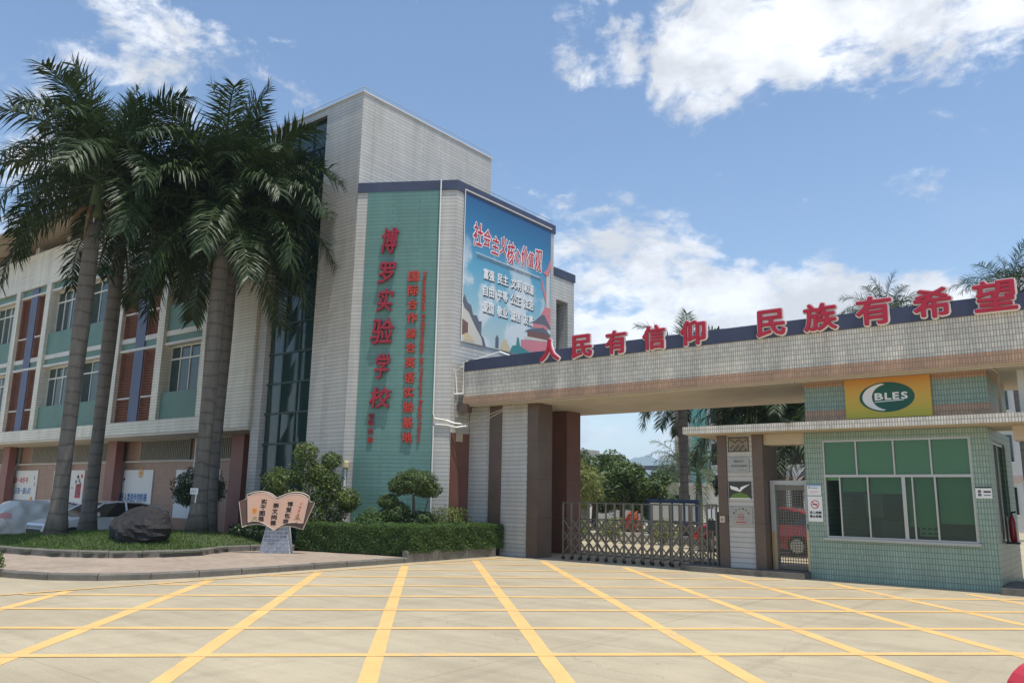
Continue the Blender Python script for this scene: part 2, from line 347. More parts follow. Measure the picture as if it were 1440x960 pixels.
def paving():
    m, nt, p = newmat('paving_brick'); Lk = nt.links.new
    g = add(nt, 'ShaderNodeNewGeometry'); br = add(nt, 'ShaderNodeTexBrick'); Lk(g.outputs['Position'], br.inputs['Vector'])
    br.inputs['Scale'].default_value = 1; br.inputs['Brick Width'].default_value = .2; br.inputs['Row Height'].default_value = .1; br.inputs['Mortar Size'].default_value = .006
    br.inputs['Color1'].default_value = (.36, .275, .205, 1); br.inputs['Color2'].default_value = (.43, .34, .26, 1); br.inputs['Mortar'].default_value = (.27, .22, .17, 1)
    n = add(nt, 'ShaderNodeTexNoise'); n.inputs['Scale'].default_value = 1.1; n.inputs['Detail'].default_value = 9; n.inputs['Roughness'].default_value = .7; Lk(g.outputs['Position'], n.inputs['Vector'])
    mr = add(nt, 'ShaderNodeMapRange'); Lk(n.outputs[0], mr.inputs[0]); mr.inputs[1].default_value = .3; mr.inputs[2].default_value = .7; mr.inputs[3].default_value = .78; mr.inputs[4].default_value = 1.15
    vm = add(nt, 'ShaderNodeVectorMath', operation='SCALE'); Lk(br.outputs['Color'], vm.inputs[0]); Lk(mr.outputs[0], vm.inputs['Scale'])
    Lk(vm.outputs[0], p.inputs['Base Color']); p.inputs['Roughness'].default_value = .85
paving()

# ------------------------------------------------------------------ object helpers
WM = {}
def world_of(o): return WM.get(o.name, Matrix.Identity(4))
def tag(o, label=None, cat=None, group=None, kind=None):
    if label: o['label'] = label
    if cat: o['category'] = cat
    if group: o['group'] = group
    if kind: o['kind'] = kind
    return o
def thing(name, label, cat, loc=(0, 0, 0), rz=0., group=None):
    o = bpy.data.objects.new(name, None); COL.objects.link(o); o.empty_display_size = .2
    o.location = loc; o.rotation_euler = (0, 0, rz)
    WM[o.name] = Matrix.Translation(loc) @ Matrix.Rotation(rz, 4, 'Z')
    return tag(o, label, cat, group)
def finish(name, V, F, m, parent=None, local=False, smooth=False, mats=None, fm=None):
    """one mesh object; V in world coordinates unless local"""
    V = np.asarray(V, float).reshape(-1, 3)
    if parent is not None and not local:
        M = np.array(world_of(parent).inverted()); V = V@M[:3, :3].T + M[:3, 3]
    org = np.zeros(3)
    if parent is None and len(V): org = np.array([(V[:, 0].min()+V[:, 0].max())/2, (V[:, 1].min()+V[:, 1].max())/2, V[:, 2].min()]); V = V-org
    me = bpy.data.meshes.new(name)
    if isinstance(F, np.ndarray):
        n, k = F.shape; me.vertices.add(len(V)); me.vertices.foreach_set('co', V.ravel()); me.loops.add(n*k)
        me.loops.foreach_set('vertex_index', F.ravel().astype(np.int32)); me.polygons.add(n)
        me.polygons.foreach_set('loop_start', np.arange(0, n*k, k, dtype=np.int32)); me.update(calc_edges=True)
    else: me.from_pydata(V.tolist(), [], F)
    for mm in ([m] if mats is None else mats): me.materials.append(MATS[mm])
    if fm is not None: me.polygons.foreach_set('material_index', np.asarray(fm, np.int32))
    if smooth: me.polygons.foreach_set('use_smooth', np.ones(len(me.polygons), bool))
    me.update()
    o = bpy.data.objects.new(name, me); COL.objects.link(o); o.location = org
    WM[o.name] = (world_of(parent) if parent is not None else Matrix.Translation(org))
    if parent is not None: o.parent = parent
    return o
class MB:
    def __init__(s): s.v = []; s.f = []
    def poly(s, pts, f=None):
        b = len(s.v); s.v += [tuple(map(float, p)) for p in pts]
        for q in (f or [list(range(len(pts)))]): s.f.append([b+i for i in q])
        return s
    def box(s, x0, x1, y0, y1, z0, z1):
        return s.poly([(x0, y0, z0), (x1, y0, z0), (x1, y1, z0), (x0, y1, z0), (x0, y0, z1), (x1, y0, z1), (x1, y1, z1), (x0, y1, z1)],
                      [[0, 3, 2, 1], [4, 5, 6, 7], [0, 1, 5, 4], [1, 2, 6, 5], [2, 3, 7, 6], [3, 0, 4, 7]])
    def prism(s, pts, z0, z1):
        n = len(pts); a = [(p[0], p[1], z0) for p in pts]+[(p[0], p[1], z1) for p in pts]
        return s.poly(a, [list(range(n))[::-1], list(range(n, 2*n))]+[[i, (i+1) % n, n+(i+1) % n, n+i] for i in range(n)])
    def slab(s, pts, org, xd, zd, d):
        """outline pts (a,b) in plane org+a*xd+b*zd, given thickness d toward xd x zd"""
        o, x, z = map(lambda q: np.array(q, float), (org, xd, zd)); n = np.cross(x, z); k = len(pts)
        A = [o+x*a+z*b for a, b in pts]
        return s.poly(A+[p+n*d for p in A], [list(range(k))[::-1], list(range(k, 2*k))]+[[i, (i+1) % k, k+(i+1) % k, k+i] for i in range(k)])
    def tube(s, P, r, k=6, caps=True):
        P = [np.array(p, float) for p in P]; rr = r if isinstance(r, (list, tuple)) else [r]*len(P); b = len(s.v)
        for i, p in enumerate(P):
            t = (P[min(i+1, len(P)-1)]-P[max(i-1, 0)]); t = t/(np.linalg.norm(t)+1e-9)
            a = np.cross(t, (0, 0, 1.)) if abs(t[2]) < .95 else np.cross(t, (1., 0, 0)); a /= np.linalg.norm(a); c = np.cross(t, a)
            for j in range(k):
                an = 2*math.pi*j/k; s.v.append(tuple(p+rr[i]*(math.cos(an)*a+math.sin(an)*c)))
        for i in range(len(P)-1):
            for j in range(k): s.f.append([b+i*k+j, b+i*k+(j+1) % k, b+(i+1)*k+(j+1) % k, b+(i+1)*k+j])
        if caps: s.f.append([b+j for j in range(k)][::-1]); s.f.append([b+(len(P)-1)*k+j for j in range(k)])
        return s
    def build(s, name, m, parent=None, local=False, smooth=False, **k):
        return finish(name, s.v, s.f, m, parent, local, smooth, **k)
def B(*a): return MB().box(*a)
def copy_tree(o, parent=None):
    c = o.copy(); COL.objects.link(c)
    if parent is not None: c.parent = parent
    for ch in list(o.children): copy_tree(ch, c)
    return c
def leaves(name, P, Nn, size, m, parent, local=False, asp=.5, jit=.7, sizevar=.4):
    """small folded leaf faces at points P facing about Nn"""
    n = len(P); Nn = Nn+RNG.normal(0, jit, (n, 3)); Nn /= np.linalg.norm(Nn, axis=1)[:, None]+1e-9
    a = np.cross(Nn, RNG.normal(0, 1, (n, 3))); a /= np.linalg.norm(a, axis=1)[:, None]+1e-9; b = np.cross(Nn, a)
    s = (size*(1+RNG.uniform(-sizevar, sizevar, n)))[:, None]
    V = np.empty((n, 4, 3)); V[:, 0] = P-a*s*.5; V[:, 1] = P+b*s*asp*.5+Nn*s*.08; V[:, 2] = P+a*s*.5-Nn*s*.1; V[:, 3] = P-b*s*asp*.5+Nn*s*.08
    return finish(name, V.reshape(-1, 3), np.arange(n*4).reshape(n, 4), m, parent, local)
def blob_pts(c, r, n, inner=.55):
    d = RNG.normal(0, 1, (n, 3)); d /= np.linalg.norm(d, axis=1)[:, None]
    k = 1+.12*np.sin(d[:, 0]*7+c[0]*3)+.12*np.sin(d[:, 1]*6+d[:, 2]*5+c[1]*5)
    q = (RNG.uniform(inner**3, 1, n)**(1/3))*k
    return np.array(c)+d*np.array(r)*q[:, None], d/np.array(r)*np.mean(r)
def crown(name, blobs, size, m, parent, dens=1., local=False, **k):
    P, Q = [], []
    for c, r, n in blobs:
        p, q = blob_pts(c, r, int(n*dens)); P.append(p); Q.append(q)
    return leaves(name, np.concatenate(P), np.concatenate(Q)+np.array([0, 0, .35]), size, m, parent, local, **k)

# glyph outlines as thin solid shapes
_GC = {}
def glyph(body, extrude, offset, shear=0.):
    key = (body, extrude, offset, shear)
    if key not in _GC:
        c = bpy.data.curves.new('g', 'FONT'); c.body = body; c.extrude = extrude; c.offset = offset; c.shear = shear; c.resolution_u = 3
        c.size = 1; o = bpy.data.objects.new('g', c); me = bpy.data.meshes.new_from_object(o)
        V = np.empty(len(me.vertices)*3); me.vertices.foreach_get('co', V); F = [list(p.vertices) for p in me.polygons]
        _GC[key] = (V.reshape(-1, 3), F); bpy.data.objects.remove(o); bpy.data.curves.remove(c); bpy.data.meshes.remove(me)
    return _GC[key]
def text(name, body, org, xd, zd, w, h, m, parent=None, depth=.01, offset=.01, shear=0., exact=True, ring_n=8):
    """body fitted into the w x h cell whose lower left is org, standing proud by depth (metres) along xd x zd;
    offset (em) thickens the strokes by layering shifted outlines"""
    V, F = glyph(body, .5, 0., shear); lo, hi = V.min(0), V.max(0)
    o, x, z = (np.array(q, float) for q in (org, xd, zd)); n = np.cross(x, z); n = n/np.linalg.norm(n)
    wid, hei = hi[0]-lo[0], hi[1]-lo[1]
    A = V[:, 0]-lo[0]; Bz = V[:, 1]-lo[1]
    sh = [(0., 0.)]
    if offset >= .012: sh += [(offset*math.cos(2*math.pi*i/ring_n), offset*math.sin(2*math.pi*i/ring_n)) for i in range(ring_n)]
    P = []; FF = []
    for i, (dx, dz) in enumerate(sh):
        a_ = (A+dx+offset)/(wid+2*offset)*w; b_ = (Bz+dz+offset)/(hei+2*offset)*h
        P.append(o+a_[:, None]*x+b_[:, None]*z+((V[:, 2]-lo[2])*(depth*(1-.012*i)))[:, None]*n)
        FF += [[q+i*len(V) for q in f] for f in F]
    return finish(name, np.concatenate(P), FF, m, parent)

# ================================================================== GROUND
def ground_sheet():
    xs = [-3500, -600, -120, -64, -60, -45, -36, -28.1, -27.75, -24, -16, -8, 0, 20, 120, 600, 3500]
    ys = [-3500, -600, -100, -20, 0, 6, 9.25, 9.5, 13, 15, 17.6, 17.9, 30, 60, 200, 800, 4100]
    V = []
    for y in ys:
        for x in xs:
            V.append((x, y, -.3 if (-62 < x < -28 and 9.4 < y < 17.7) else 0.))
    n = len(xs); F = [[j*n+i, j*n+i+1, (j+1)*n+i+1, (j+1)*n+i] for j in range(len(ys)-1) for i in range(n-1)]
    o = finish('ground', V, F, 'court_concrete'); o.location = (0, 0, 0)
    for v, w in zip(o.data.vertices, V): v.co = w
    WM[o.name] = Matrix.Identity(4)
    return tag(o, 'pale concrete court with yellow box markings', None, None, 'structure')
GROUND = ground_sheet()

# painted box junction: two families of lines at about 45 degrees to the gate
ca, sa = math.cos(R(44.24)), math.sin(R(44.24))
Hd, Gd = np.array([ca, sa]), np.array([-sa, ca])
def clip_line(p, d, t0, t1):
    """keep the stretch inside X>-13.95, Y<17.33"""
    for k, lim, sgn in ((0, -13.93, 1), (1, 17.33, -1)):
        a = p[k]; b = d[k]
        t = (lim-a)/b
        if sgn*b > 0: t0 = max(t0, t)
        else: t1 = min(t1, t)
    return t0, t1
def stripe(p, d, t0, t1, w, z):
    n = np.array([-d[1], d[0]]); q = []; k = max(2, int((t1-t0)/.5))
    lft, rgt = [], []
    for i in range(k+1):
        c = p+d*(t0+(t1-t0)*i/k); a = w/2*(1+random.uniform(-.06, .06)); b = w/2*(1+random.uniform(-.06, .06))
        lft.append((*(c+n*a), z)); rgt.append((*(c-n*b), z))
    m = len(lft); MB().poly(lft+rgt, [[m+i, m+i+1, i+1, i] for i in range(k)]).build('painted_line', 'paint_yellow', GROUND)
for i in range(-2, 12):
    h = -.47+1.748*(i-2)
    t0, t1 = clip_line(Hd*h, Gd, -4, 40)
    if t1-t0 > .5: stripe(Hd*h, Gd, t0, t1, .175, .003)
for g in [2.1, 3.75, 5.4, 7.05, 8.7, 10.39, 12.02, 13.6, 15.17, 16.82, 18.42, 20.05, 21.6]:
    t0, t1 = clip_line(Gd*g, Hd, -12, 26)
    if t1-t0 > .5: stripe(Gd*g, Hd, t0, t1, .15, .006)
stripe(np.array([-14.02, 5.]), np.array([0, 1.]), 0, 12.4, .10, .009)

def kerb(name, pts, w, z0, z1, step, m='concrete_kerb'):
    pts = [np.array(p, float) for p in pts]; par = None
    seg = np.cumsum([0]+[np.linalg.norm(pts[i+1]-pts[i]) for i in range(len(pts)-1)])
    def at(t):
        i = min(max(np.searchsorted(seg, t)-1, 0), len(pts)-2); u = (t-seg[i])/(seg[i+1]-seg[i]); return pts[i]*(1-u)+pts[i+1]*u
    def nr(t):
        d = at(min(t+.15, seg[-1]))-at(max(t-.15, 0)); d /= np.linalg.norm(d); return np.array([-d[1], d[0]])
    root = bpy.data.objects.new(name, None); COL.objects.link(root); root.location = (*pts[len(pts)//2], 0); WM[root.name] = Matrix.Translation(root.location)
    tag(root, None, None, None, 'structure'); t = 0
    while t < seg[-1]-.05:
        e = min(t+step, seg[-1]); a, b = at(t+.008), at(e-.008); na, nb = nr(t+.008), nr(e-.008); dz = random.uniform(-.006, .006); o = random.uniform(-.008, .008)
        c = .025
        A = [(a-na*o, z0), (a-na*o, z1-c+dz), (a+na*(c-o), z1+dz), (a+na*(w-o), z1+dz), (a+na*(w-o), z0)]
        Bq = [(b-nb*o, z0), (b-nb*o, z1-c+dz), (b+nb*(c-o), z1+dz), (b+nb*(w-o), z1+dz), (b+nb*(w-o), z0)]
        P = [(*p, z) for p, z in A]+[(*p, z) for p, z in Bq]
        MB().poly(P, [[0, 1, 2, 3, 4], [9, 8, 7, 6, 5]]+[[i, i+5, (i+1) % 5+5, (i+1) % 5] for i in range(5)]).build('kerb_stone', m, root)
        t = e
    return root
OUT = [(-40, 4.9), (-24, 5.5), (-19, 5.8), (-17.6, 5.95), (-16.7, 6.2), (-15.76, 6.55), (-14.97, 7.25), (-14.55, 8.29), (-14.48, 9.81), (-14.48, 14.25)]
kerb('kerb', OUT, .16, -.05, .125, .9)
MB().prism([(x-.09 if x > -15 else x, y+(.09 if x <= -15 else 0)) for x, y in OUT]+[(-14.62, 15.6), (-27.5, 15.3), (-27.5, 9.3), (-40, 8.8)], -.02, .118).build('pavement', 'paving_brick')
tag(bpy.data.objects['pavement'], None, None, None, 'structure')
INN = [(-40, 7.0), (-30, 7.2), (-25, 7.35), (-21.5, 7.76), (-19.6, 8.2), (-18.64, 8.9), (-18.1, 9.84), (-18.05, 10.79), (-18.6, 11.7), (-18.95, 12.3), (-18.6, 12.97), (-18.1, 13.6)]
kerb('lawn_edging', INN, .14, .0, .27, .7)
LAWN = INN+[(-17.6, 15.3), (-23.6, 15.2), (-27.55, 14.6), (-27.55, 11.2), (-26.4, 10.3), (-29.5, 9.35), (-40, 9.2)]
LP = np.array(LAWN)
def inside(P):
    x, y = P[:, 0], P[:, 1]; c = np.zeros(len(P), bool); n = len(LP)
    for i in range(n):
        (x0, y0), (x1, y1) = LP[i], LP[(i+1) % n]
        k = ((y0 > y) != (y1 > y)) & (x < (x1-x0)*(y-y0)/(y1-y0+1e-12)+x0); c ^= k
    return c
def edged(P):
    d = np.full(len(P), 9.)
    n = len(LP)
    for i in range(n):
        a, b = LP[i], LP[(i+1) % n]; ab = b-a; t = np.clip(((P-a)@ab)/(ab@ab), 0, 1); d = np.minimum(d, np.linalg.norm(P-a-t[:, None]*ab, axis=1))
    return d
def lawn_z(P):
    d = np.clip(edged(P)/2.2, 0, 1); s = d*d*(3-2*d)
    b = np.exp(-((P[:, 0]+21.8)**2+(P[:, 1]-11.6)**2)/(2*2.9**2))
    return .21+(.05+.24*b)*s+.02*np.sin(P[:, 0]*2.1)*np.sin(P[:, 1]*1.7)*d
def lz(x, y): return float(lawn_z(np.array([[x, y]]))[0])
gx = np.arange(-40, -17, .22); gy = np.arange(6.8, 15.6, .22)
XX, YY = np.meshgrid(gx, gy); PP = np.stack([XX.ravel(), YY.ravel()], 1); ZZ = lawn_z(PP)
nx = len(gx); cells = np.array([[j*nx+i, j*nx+i+1, (j+1)*nx+i+1, (j+1)*nx+i] for j in range(len(gy)-1) for i in range(nx-1)])
keep = inside(PP[cells].mean(1)); cells = cells[keep]
o = finish('lawn', np.column_stack([PP, ZZ]), cells, 'lawn_soil', smooth=True); tag(o, None, None, None, 'structure')
def blades(name, P, hmin, hmax, m, wid=.012):
    n = len(P); a = RNG.uniform(0, 2*math.pi, n); h = RNG.uniform(hmin, hmax, n); l = RNG.normal(0, .35, (n, 2))*h[:, None]
    V = np.empty((n, 3, 3)); w = np.stack([np.cos(a), np.sin(a), 0*a], 1)*wid
    V[:, 0] = P-w; V[:, 1] = P+w; V[:, 2] = P+np.column_stack([l, h])
    return finish(name, V.reshape(-1, 3), np.arange(n*3).reshape(n, 3), m)
q = np.column_stack([RNG.uniform(-34, -17.6, 90000), RNG.uniform(7, 15.2, 90000)]); q = q[inside(q) & (edged(q) > .12)]
q = q[(q[:, 1] < 11.5) | (RNG.uniform(0, 1, len(q)) < .5)]
tag(blades('grass', np.column_stack([q, lawn_z(q)-.01]), .035, .095, 'grass_blade'), 'short green grass on the raised lawn under the palms', 'grass', None, 'stuff')

# ================================================================== LEFT CLASSROOM WING
WX, WY, WA = -23.6, 15.5, R(1.8)
wing = thing('classroom_building', 'three storey cream classroom block with teal bands and brown louvres beside the glazed stair tower', 'building', (WX, WY, -.3), WA)
def wb(x0, x1, y0, y1, z0, z1): return B(x0, x1, y0, y1, z0+.3, z1+.3)
def wl(mb, name, m, par=wing): return mb.build(name, m, par, local=True)
PIL = [-29.7, -26.35, -23.0, -19.65, -16.38, -13.12, -9.4, -6.06, -2.95]
LOUV = {(-29.7), (-19.65), (-9.4)}
wl(wb(-30, 0, 1.2, 9, 3.75, 12.6), 'wall_core', 'wing_tile')
wl(wb(-30, 0, 0, 1.3, 3.78, 4.28), 'ledge', 'wing_tile')
wl(wb(-30, 0, 0, 1.4, 11.2, 12.85), 'parapet', 'wing_tile')
wl(wb(-30.05, .04, -.05, .3, 12.85, 12.93), 'coping', 'trim')
wl(wb(-2.72, 0, 0, 1.3, 4.28, 11.2), 'wall_panel', 'wing_tile')
wl(wb(-30.6, .2, -1.5, 8, 13.5, 13.68), 'roof', 'roof_slab')
for x in np.arange(-29, 0, 3.3): wl(wb(x-.18, x+.18, .35, .75, 12.9, 13.5), 'roof_post', 'trim')
for x in PIL: wl(wb(x-.23, x+.23, -.02, 1.25, 4.28, 11.2), 'pilaster', 'wing_tile')
wl(wb(-30, -2.72, .10, .4, 7.52, 7.72), 'ledge', 'trim')
wl(wb(-30, -2.72, .06, .4, 7.15, 7.25), 'ledge', 'trim')
wl(wb(-30, -2.72, .06, .4, 10.78, 10.88), 'ledge', 'trim')
def slats(x0, x1, z0, z1, par):
    mb = MB(); z = z0+.04
    while z < z1-.05:
        mb.poly([(x0, .16, z+.3), (x1, .16, z+.3), (x1, .26, z+.37), (x0, .26, z+.37), (x0, .16, z+.315), (x1, .16, z+.315), (x1, .26, z+.385), (x0, .26, z+.385)],
                [[0, 1, 5, 4], [4, 5, 6, 7], [3, 2, 1, 0], [0, 4, 7, 3], [1, 2, 6, 5], [2, 3, 7, 6]]); z += .105
    tag(wl(mb, 'slats', 'louvre', par), kind='stuff')
for i in range(len(PIL)-1):
    a, b = PIL[i]+.23, PIL[i+1]-.23
    for zb, zt in ((4.28, 7.15), (7.72, 10.78)):
        if PIL[i] in LOUV:
            mid = (a+b)/2; bw = .36
            for u, v in ((a, mid-bw), (mid+bw, b)):
                lv = wl(wb(u, v, .30, .36, zb, zt), 'louvre_panel', 'louvre')
                slats(u+.05, v-.05, zb, zt, lv)
                wl(wb(u, u+.05, .13, .28, zb, zt), 'frame', 'louvre', lv); wl(wb(v-.05, v, .13, .28, zb, zt), 'frame', 'louvre', lv)
                zm = zb+(zt-zb)*.34; wl(wb(u+.05, v-.05, .12, .28, zm-.03, zm+.03), 'rail', 'trim', lv)
        else:
            zs = zb+1.04
            wl(wb(a, b, .12, .5, zb, zs), 'spandrel', 'teal_spandrel')
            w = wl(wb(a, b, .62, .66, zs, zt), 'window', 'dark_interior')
            fr = MB()
            fr.box(a, b, .38, .46, zs+.3, zs+.36); fr.box(a, b, .38, .46, zt+.24, zt+.3); zt1 = zt-.52
            fr.box(a, b, .37, .47, zt1+.27, zt1+.33)
            n = 4; st = (b-a)/n
            for k in range(n+1): fr.box(a+k*st-(.025 if k else 0), a+k*st+(.025 if k < n else 0), .385, .455, zs+.36, zt+.24)
            wl(fr, 'frame', 'white_paint', w)
            for k in range(n):
                for z0, z1 in ((zs+.06, zt1-.03), (zt1+.03, zt-.06)):
                    d = random.uniform(-.012, .012)
                    wl(MB().poly([(a+k*st+.025, .42+d, z0+.3), (a+(k+1)*st-.025, .42-d, z0+.3), (a+(k+1)*st-.025, .42-d, z1+.3), (a+k*st+.025, .42+d, z1+.3)]), 'pane', 'window_glass', w)
    if PIL[i] not in LOUV:
        wl(wb(a, b, .14, .4, 7.25, 7.52), 'band', 'teal_spandrel'); wl(wb(a, b, .14, .4, 10.88, 11.2), 'band', 'teal_spandrel')
    else:
        m_ = (a+b)/2; wl(wb(m_-.35, m_+.35, .08, .42, 4.28, 11.2), 'blue_strip', 'blue_strip')
        for u, v in ((a, m_-.35), (m_+.35, b)):
            wl(wb(u, v, .14, .4, 7.25, 7.52), 'band', 'teal_spandrel'); wl(wb(u, v, .14, .4, 10.88, 11.2), 'band', 'teal_spandrel')
# ground floor behind the overhang
wl(wb(-30, 0, 1.8, 2.1, -.3, 4.0), 'ground_wall', 'poster_wall_tile')
wl(wb(-30, -.02, .02, 1.8, 3.70, 3.775), 'soffit', 'soffit')
for x in (-31.4, -21.85, -11.3, -2.3): wl(wb(x-.38, x+.38, 1.25, 1.6, -.3, 3.70), 'column', 'red_column')
for x0, x1 in ((-29, -21.3), (-20.0, -16.4), (-15.6, -11.4), (-9.8, -6.1), (-5.3, -2.3)):
    g = wl(wb(x0, x1, 1.74, 1.80, 2.87, 3.68), 'grille_window', 'grille_back'); mb = MB()
    for x in np.arange(x0+.06, x1, .13): mb.box(x-.02, x+.02, 1.69, 1.73, 3.19, 3.96)
    mb.box(x0, x1, 1.68, 1.74, 3.14, 3.19); mb.box(x0, x1, 1.68, 1.74, 3.96, 4.0)
    tag(wl(mb, 'bars', 'grille', g), kind='stuff')
wl(wb(-30, 0, 1.70, 1.80, 2.80, 2.86), 'rail', 'trim')
for x in (-15.9, -5.7): wl(MB().tube([(x, 1.72, .1), (x, 1.72, 4.0)], .045), 'downpipe', 'pvc_white')

# posters on the ground floor wall (wing coordinates -> world)
_wm = world_of(wing); wx = np.array([math.cos(WA), math.sin(WA), 0]); wn = np.array([math.sin(WA), -math.cos(WA), 0]); UP = np.array([0, 0, 1.])
def wp(x, y, z): return np.array(_wm @ Vector((x, y, z+.3)))
def poster(label, x0, x1, z0, z1, deco):
    t = thing('wall_poster', label, 'poster', tuple(wp((x0+x1)/2, 1.76, z0)), WA)
    o = wp(x0, 1.795, z0); MB().slab([(0, 0), (x1-x0, 0), (x1-x0, z1-z0), (0, z1-z0)], o, wx, UP, .035).build('board', 'paper', t)
    deco(t, o+wn*.036, x1-x0, z1-z0)
def sq(t, o, a, b, w, h, m, name='print', rot=0.):
    c, s = math.cos(rot), math.sin(rot); pts = [(a+w/2+(x*c-y*s), b+h/2+(x*s+y*c)) for x, y in ((-w/2, -h/2), (w/2, -h/2), (w/2, h/2), (-w/2, h/2))]
    MB().slab(pts, o, wx, UP, .004).build(name, m, t)
def ring(t, o, cx, cz, r0, r1, m, x=wx, name='print', k=24, d=.004, ea=1.):
    P = [(cx+r1*ea*math.cos(2*math.pi*i/k), cz+r1*math.sin(2*math.pi*i/k)) for i in range(k)]; Q = [(cx+r0*ea*math.cos(2*math.pi*i/k), cz+r0*math.sin(2*math.pi*i/k)) for i in range(k)]
    n = np.cross(x, UP); V = [o+x*a+UP*b+n*d for a, b in P+Q]
    MB().poly(V, [[i, (i+1) % k, k+(i+1) % k, k+i] for i in range(k)]).build(name, m, t)
for nm, c in (('ink_green', (.05, .30, .20)), ('ink_orange', (.75, .35, .06)), ('ink_tan', (.62, .50, .30)), ('ink_yellow', (.80, .66, .12)), ('ink_pink', (.75, .35, .38))): flat(nm, c, .7)
def d1(t, o, w, h):
    text('printed_line', '品读一本好书', o+wx*.35+UP*(h-.62), wx, UP, 1.75, .30, 'ink_red', t, .004, .015)
    text('printed_line', '点亮一盏心灯', o+wx*.75+UP*(h-1.15), wx, UP, 1.8, .32, 'ink_blue', t, .004, .012)
    for k in range(2): sq(t, o, .8, h-1.5-.22*k, 1.9-.3*k, .06, 'ink_grey')
    sq(t, o, .1, h-1.7, .3, .9, 'ink_tan'); sq(t, o, 2.75, h-.45, .08, .18, 'ink_grey', rot=.3); sq(t, o, 2.85, h-.75, .07, .16, 'ink_grey', rot=-.3)
    ring(t, o, 2.7, h-1.4, 0.001, .13, 'ink_orange'); sq(t, o, 2.6, h-1.62, .2, .14, 'ink_black')
poster('white poster with red and blue lines of text behind the covered car', -22.3, -19.2, .6, 2.53, d1)
def d2(t, o, w, h):
    sq(t, o, .05, h-1.1, .35, .85, 'ink_black'); sq(t, o, .12, h-1.0, .2, .65, 'paper', rot=.0)
    sq(t, o, 2.3, h-1.25, .5, .62, 'ink_red'); sq(t, o, 2.36, h-1.19, .38, .5, 'ink_pink')
    for a, b, c in ((2.35, .28, 'ink_black'), (2.2, .5, 'ink_grey'), (2.5, .45, 'ink_grey'), (2.7, .25, 'ink_red'), (2.62, .6, 'ink_grey'), (2.45, .68, 'ink_grey')): sq(t, o, a, h-b-.1, .16, .16, c, rot=a*3)
    for a in (1.85, 2.0): sq(t, o, a, h-.85, .1, .1, 'ink_tan')
    for a in (1.7, 2.0, 2.3): ring(t, o, a, .35, .02, .13, 'ink_grey')
poster('white poster with a red seal panel behind the white car', -17.5, -14.5, .6, 2.51, d2)
def d3(t, o, w, h):
    text('printed_line', '书籍是人类进步的阶梯', o+wx*.28+UP*(h-1.32), wx, UP, 2.6, .36, 'ink_blue', t, .004, .022)
    for a, b, s, c in ((.12, .30, .22, 'ink_green'), (.30, .20, .2, 'ink_green'), (.42, .12, .15, 'ink_red'), (.15, .52, .14, 'ink_yellow'), (.32, .50, .16, 'ink_blue'), (.1, .72, .12, 'ink_red'), (.52, .28, .12, 'ink_orange'), (.9, .34, .1, 'ink_black')): sq(t, o, a, h-b-.1, s, s, c, rot=a*5)
    for r0, r1, c in ((.0, .08, 'ink_orange'), (.11, .15, 'ink_tan'), (.19, .23, 'ink_orange')): ring(t, o, 2.25, h-.14, max(r0, .001), r1 if r1 < .14 else r1*.6, c)
poster('white poster with coloured jigsaw pieces and a bold blue slogan', -11.9, -8.7, .6, 2.49, d3)
def d4(t, o, w, h):
    sq(t, o, 2.3, .2, .5, .5, 'ink_orange'); sq(t, o, 2.35, h-.9, .4, .2, 'ink_grey'); sq(t, o, 2.5, h-1.3, .25, .15, 'ink_black'); sq(t, o, .2, h-.5, .9, .12, 'ink_tan')
poster('white poster with an orange corner half hidden by the round shrub', -7.0, -4.0, .6, 2.48, d4)

# ================================================================== STAIR TOWER
T = thing('stair_tower', 'tall tiled stair tower with a dark green glass strip', 'tower', (-21, 18, 0))
B(-20.55, -18.74, 15.6, 22.08, 0, 14.45).build('wall', 'wall_tile', T)
B(-23.58, -23.1, 15.6, 16.6, 0, 14.2).build('wall', 'wall_tile', T)
B(-23.58, -20.553, 15.603, 16.6, 14.2, 14.447).build('lintel', 'wall_tile', T)
B(-23.58, -20.553, 16.603, 22.08, 0, 14.444).build('wall', 'wall_tile', T)
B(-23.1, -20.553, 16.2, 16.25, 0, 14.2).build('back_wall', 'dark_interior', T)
mb = MB()
mb.box(-23.62, -18.70, 15.56, 15.66, 14.45, 14.50); mb.box(-18.80, -18.70, 15.66, 22.12, 14.45, 14.50)
mb.build('coping', 'trim', T)
mb = MB()
for p in ((-23.5, 15.64), (-21.1, 15.64), (-18.76, 15.64), (-18.76, 17.8), (-18.76, 19.9), (-18.76, 22.05)): mb.tube([(p[0], p[1], 14.5), (p[0], p[1], 14.66)], .012, 4)
mb.tube([(-23.5, 15.64, 14.66), (-18.76, 15.64, 14.66), (-18.76, 22.05, 14.66)], .013, 4); mb.build('lightning_wire', 'frame_grey', T)
zr = np.linspace(.2, 14.2, 15); xr = [-23.1, -22.3, -21.45, -20.553]
for j in range(14):
    for i in range(3):
        d = [random.uniform(-.012, .012) for _ in range(4)]
        MB().poly([(xr[i]+.03, 15.80+d[0], zr[j]+.03), (xr[i+1]-.03, 15.80+d[1], zr[j]+.03), (xr[i+1]-.03, 15.80+d[2], zr[j+1]-.03), (xr[i]+.03, 15.80+d[3], zr[j+1]-.03)]).build('glass_pane', 'curtain_glass', T)
mb = MB()
for z in zr: mb.box(-23.1, -20.553, 15.76, 15.85, z-.03, z+.03)
for x in xr[1:3]: mb.box(x-.03, x+.03, 15.765, 15.845, .2, 14.2)
mb.build('mullions', 'mullion', T)

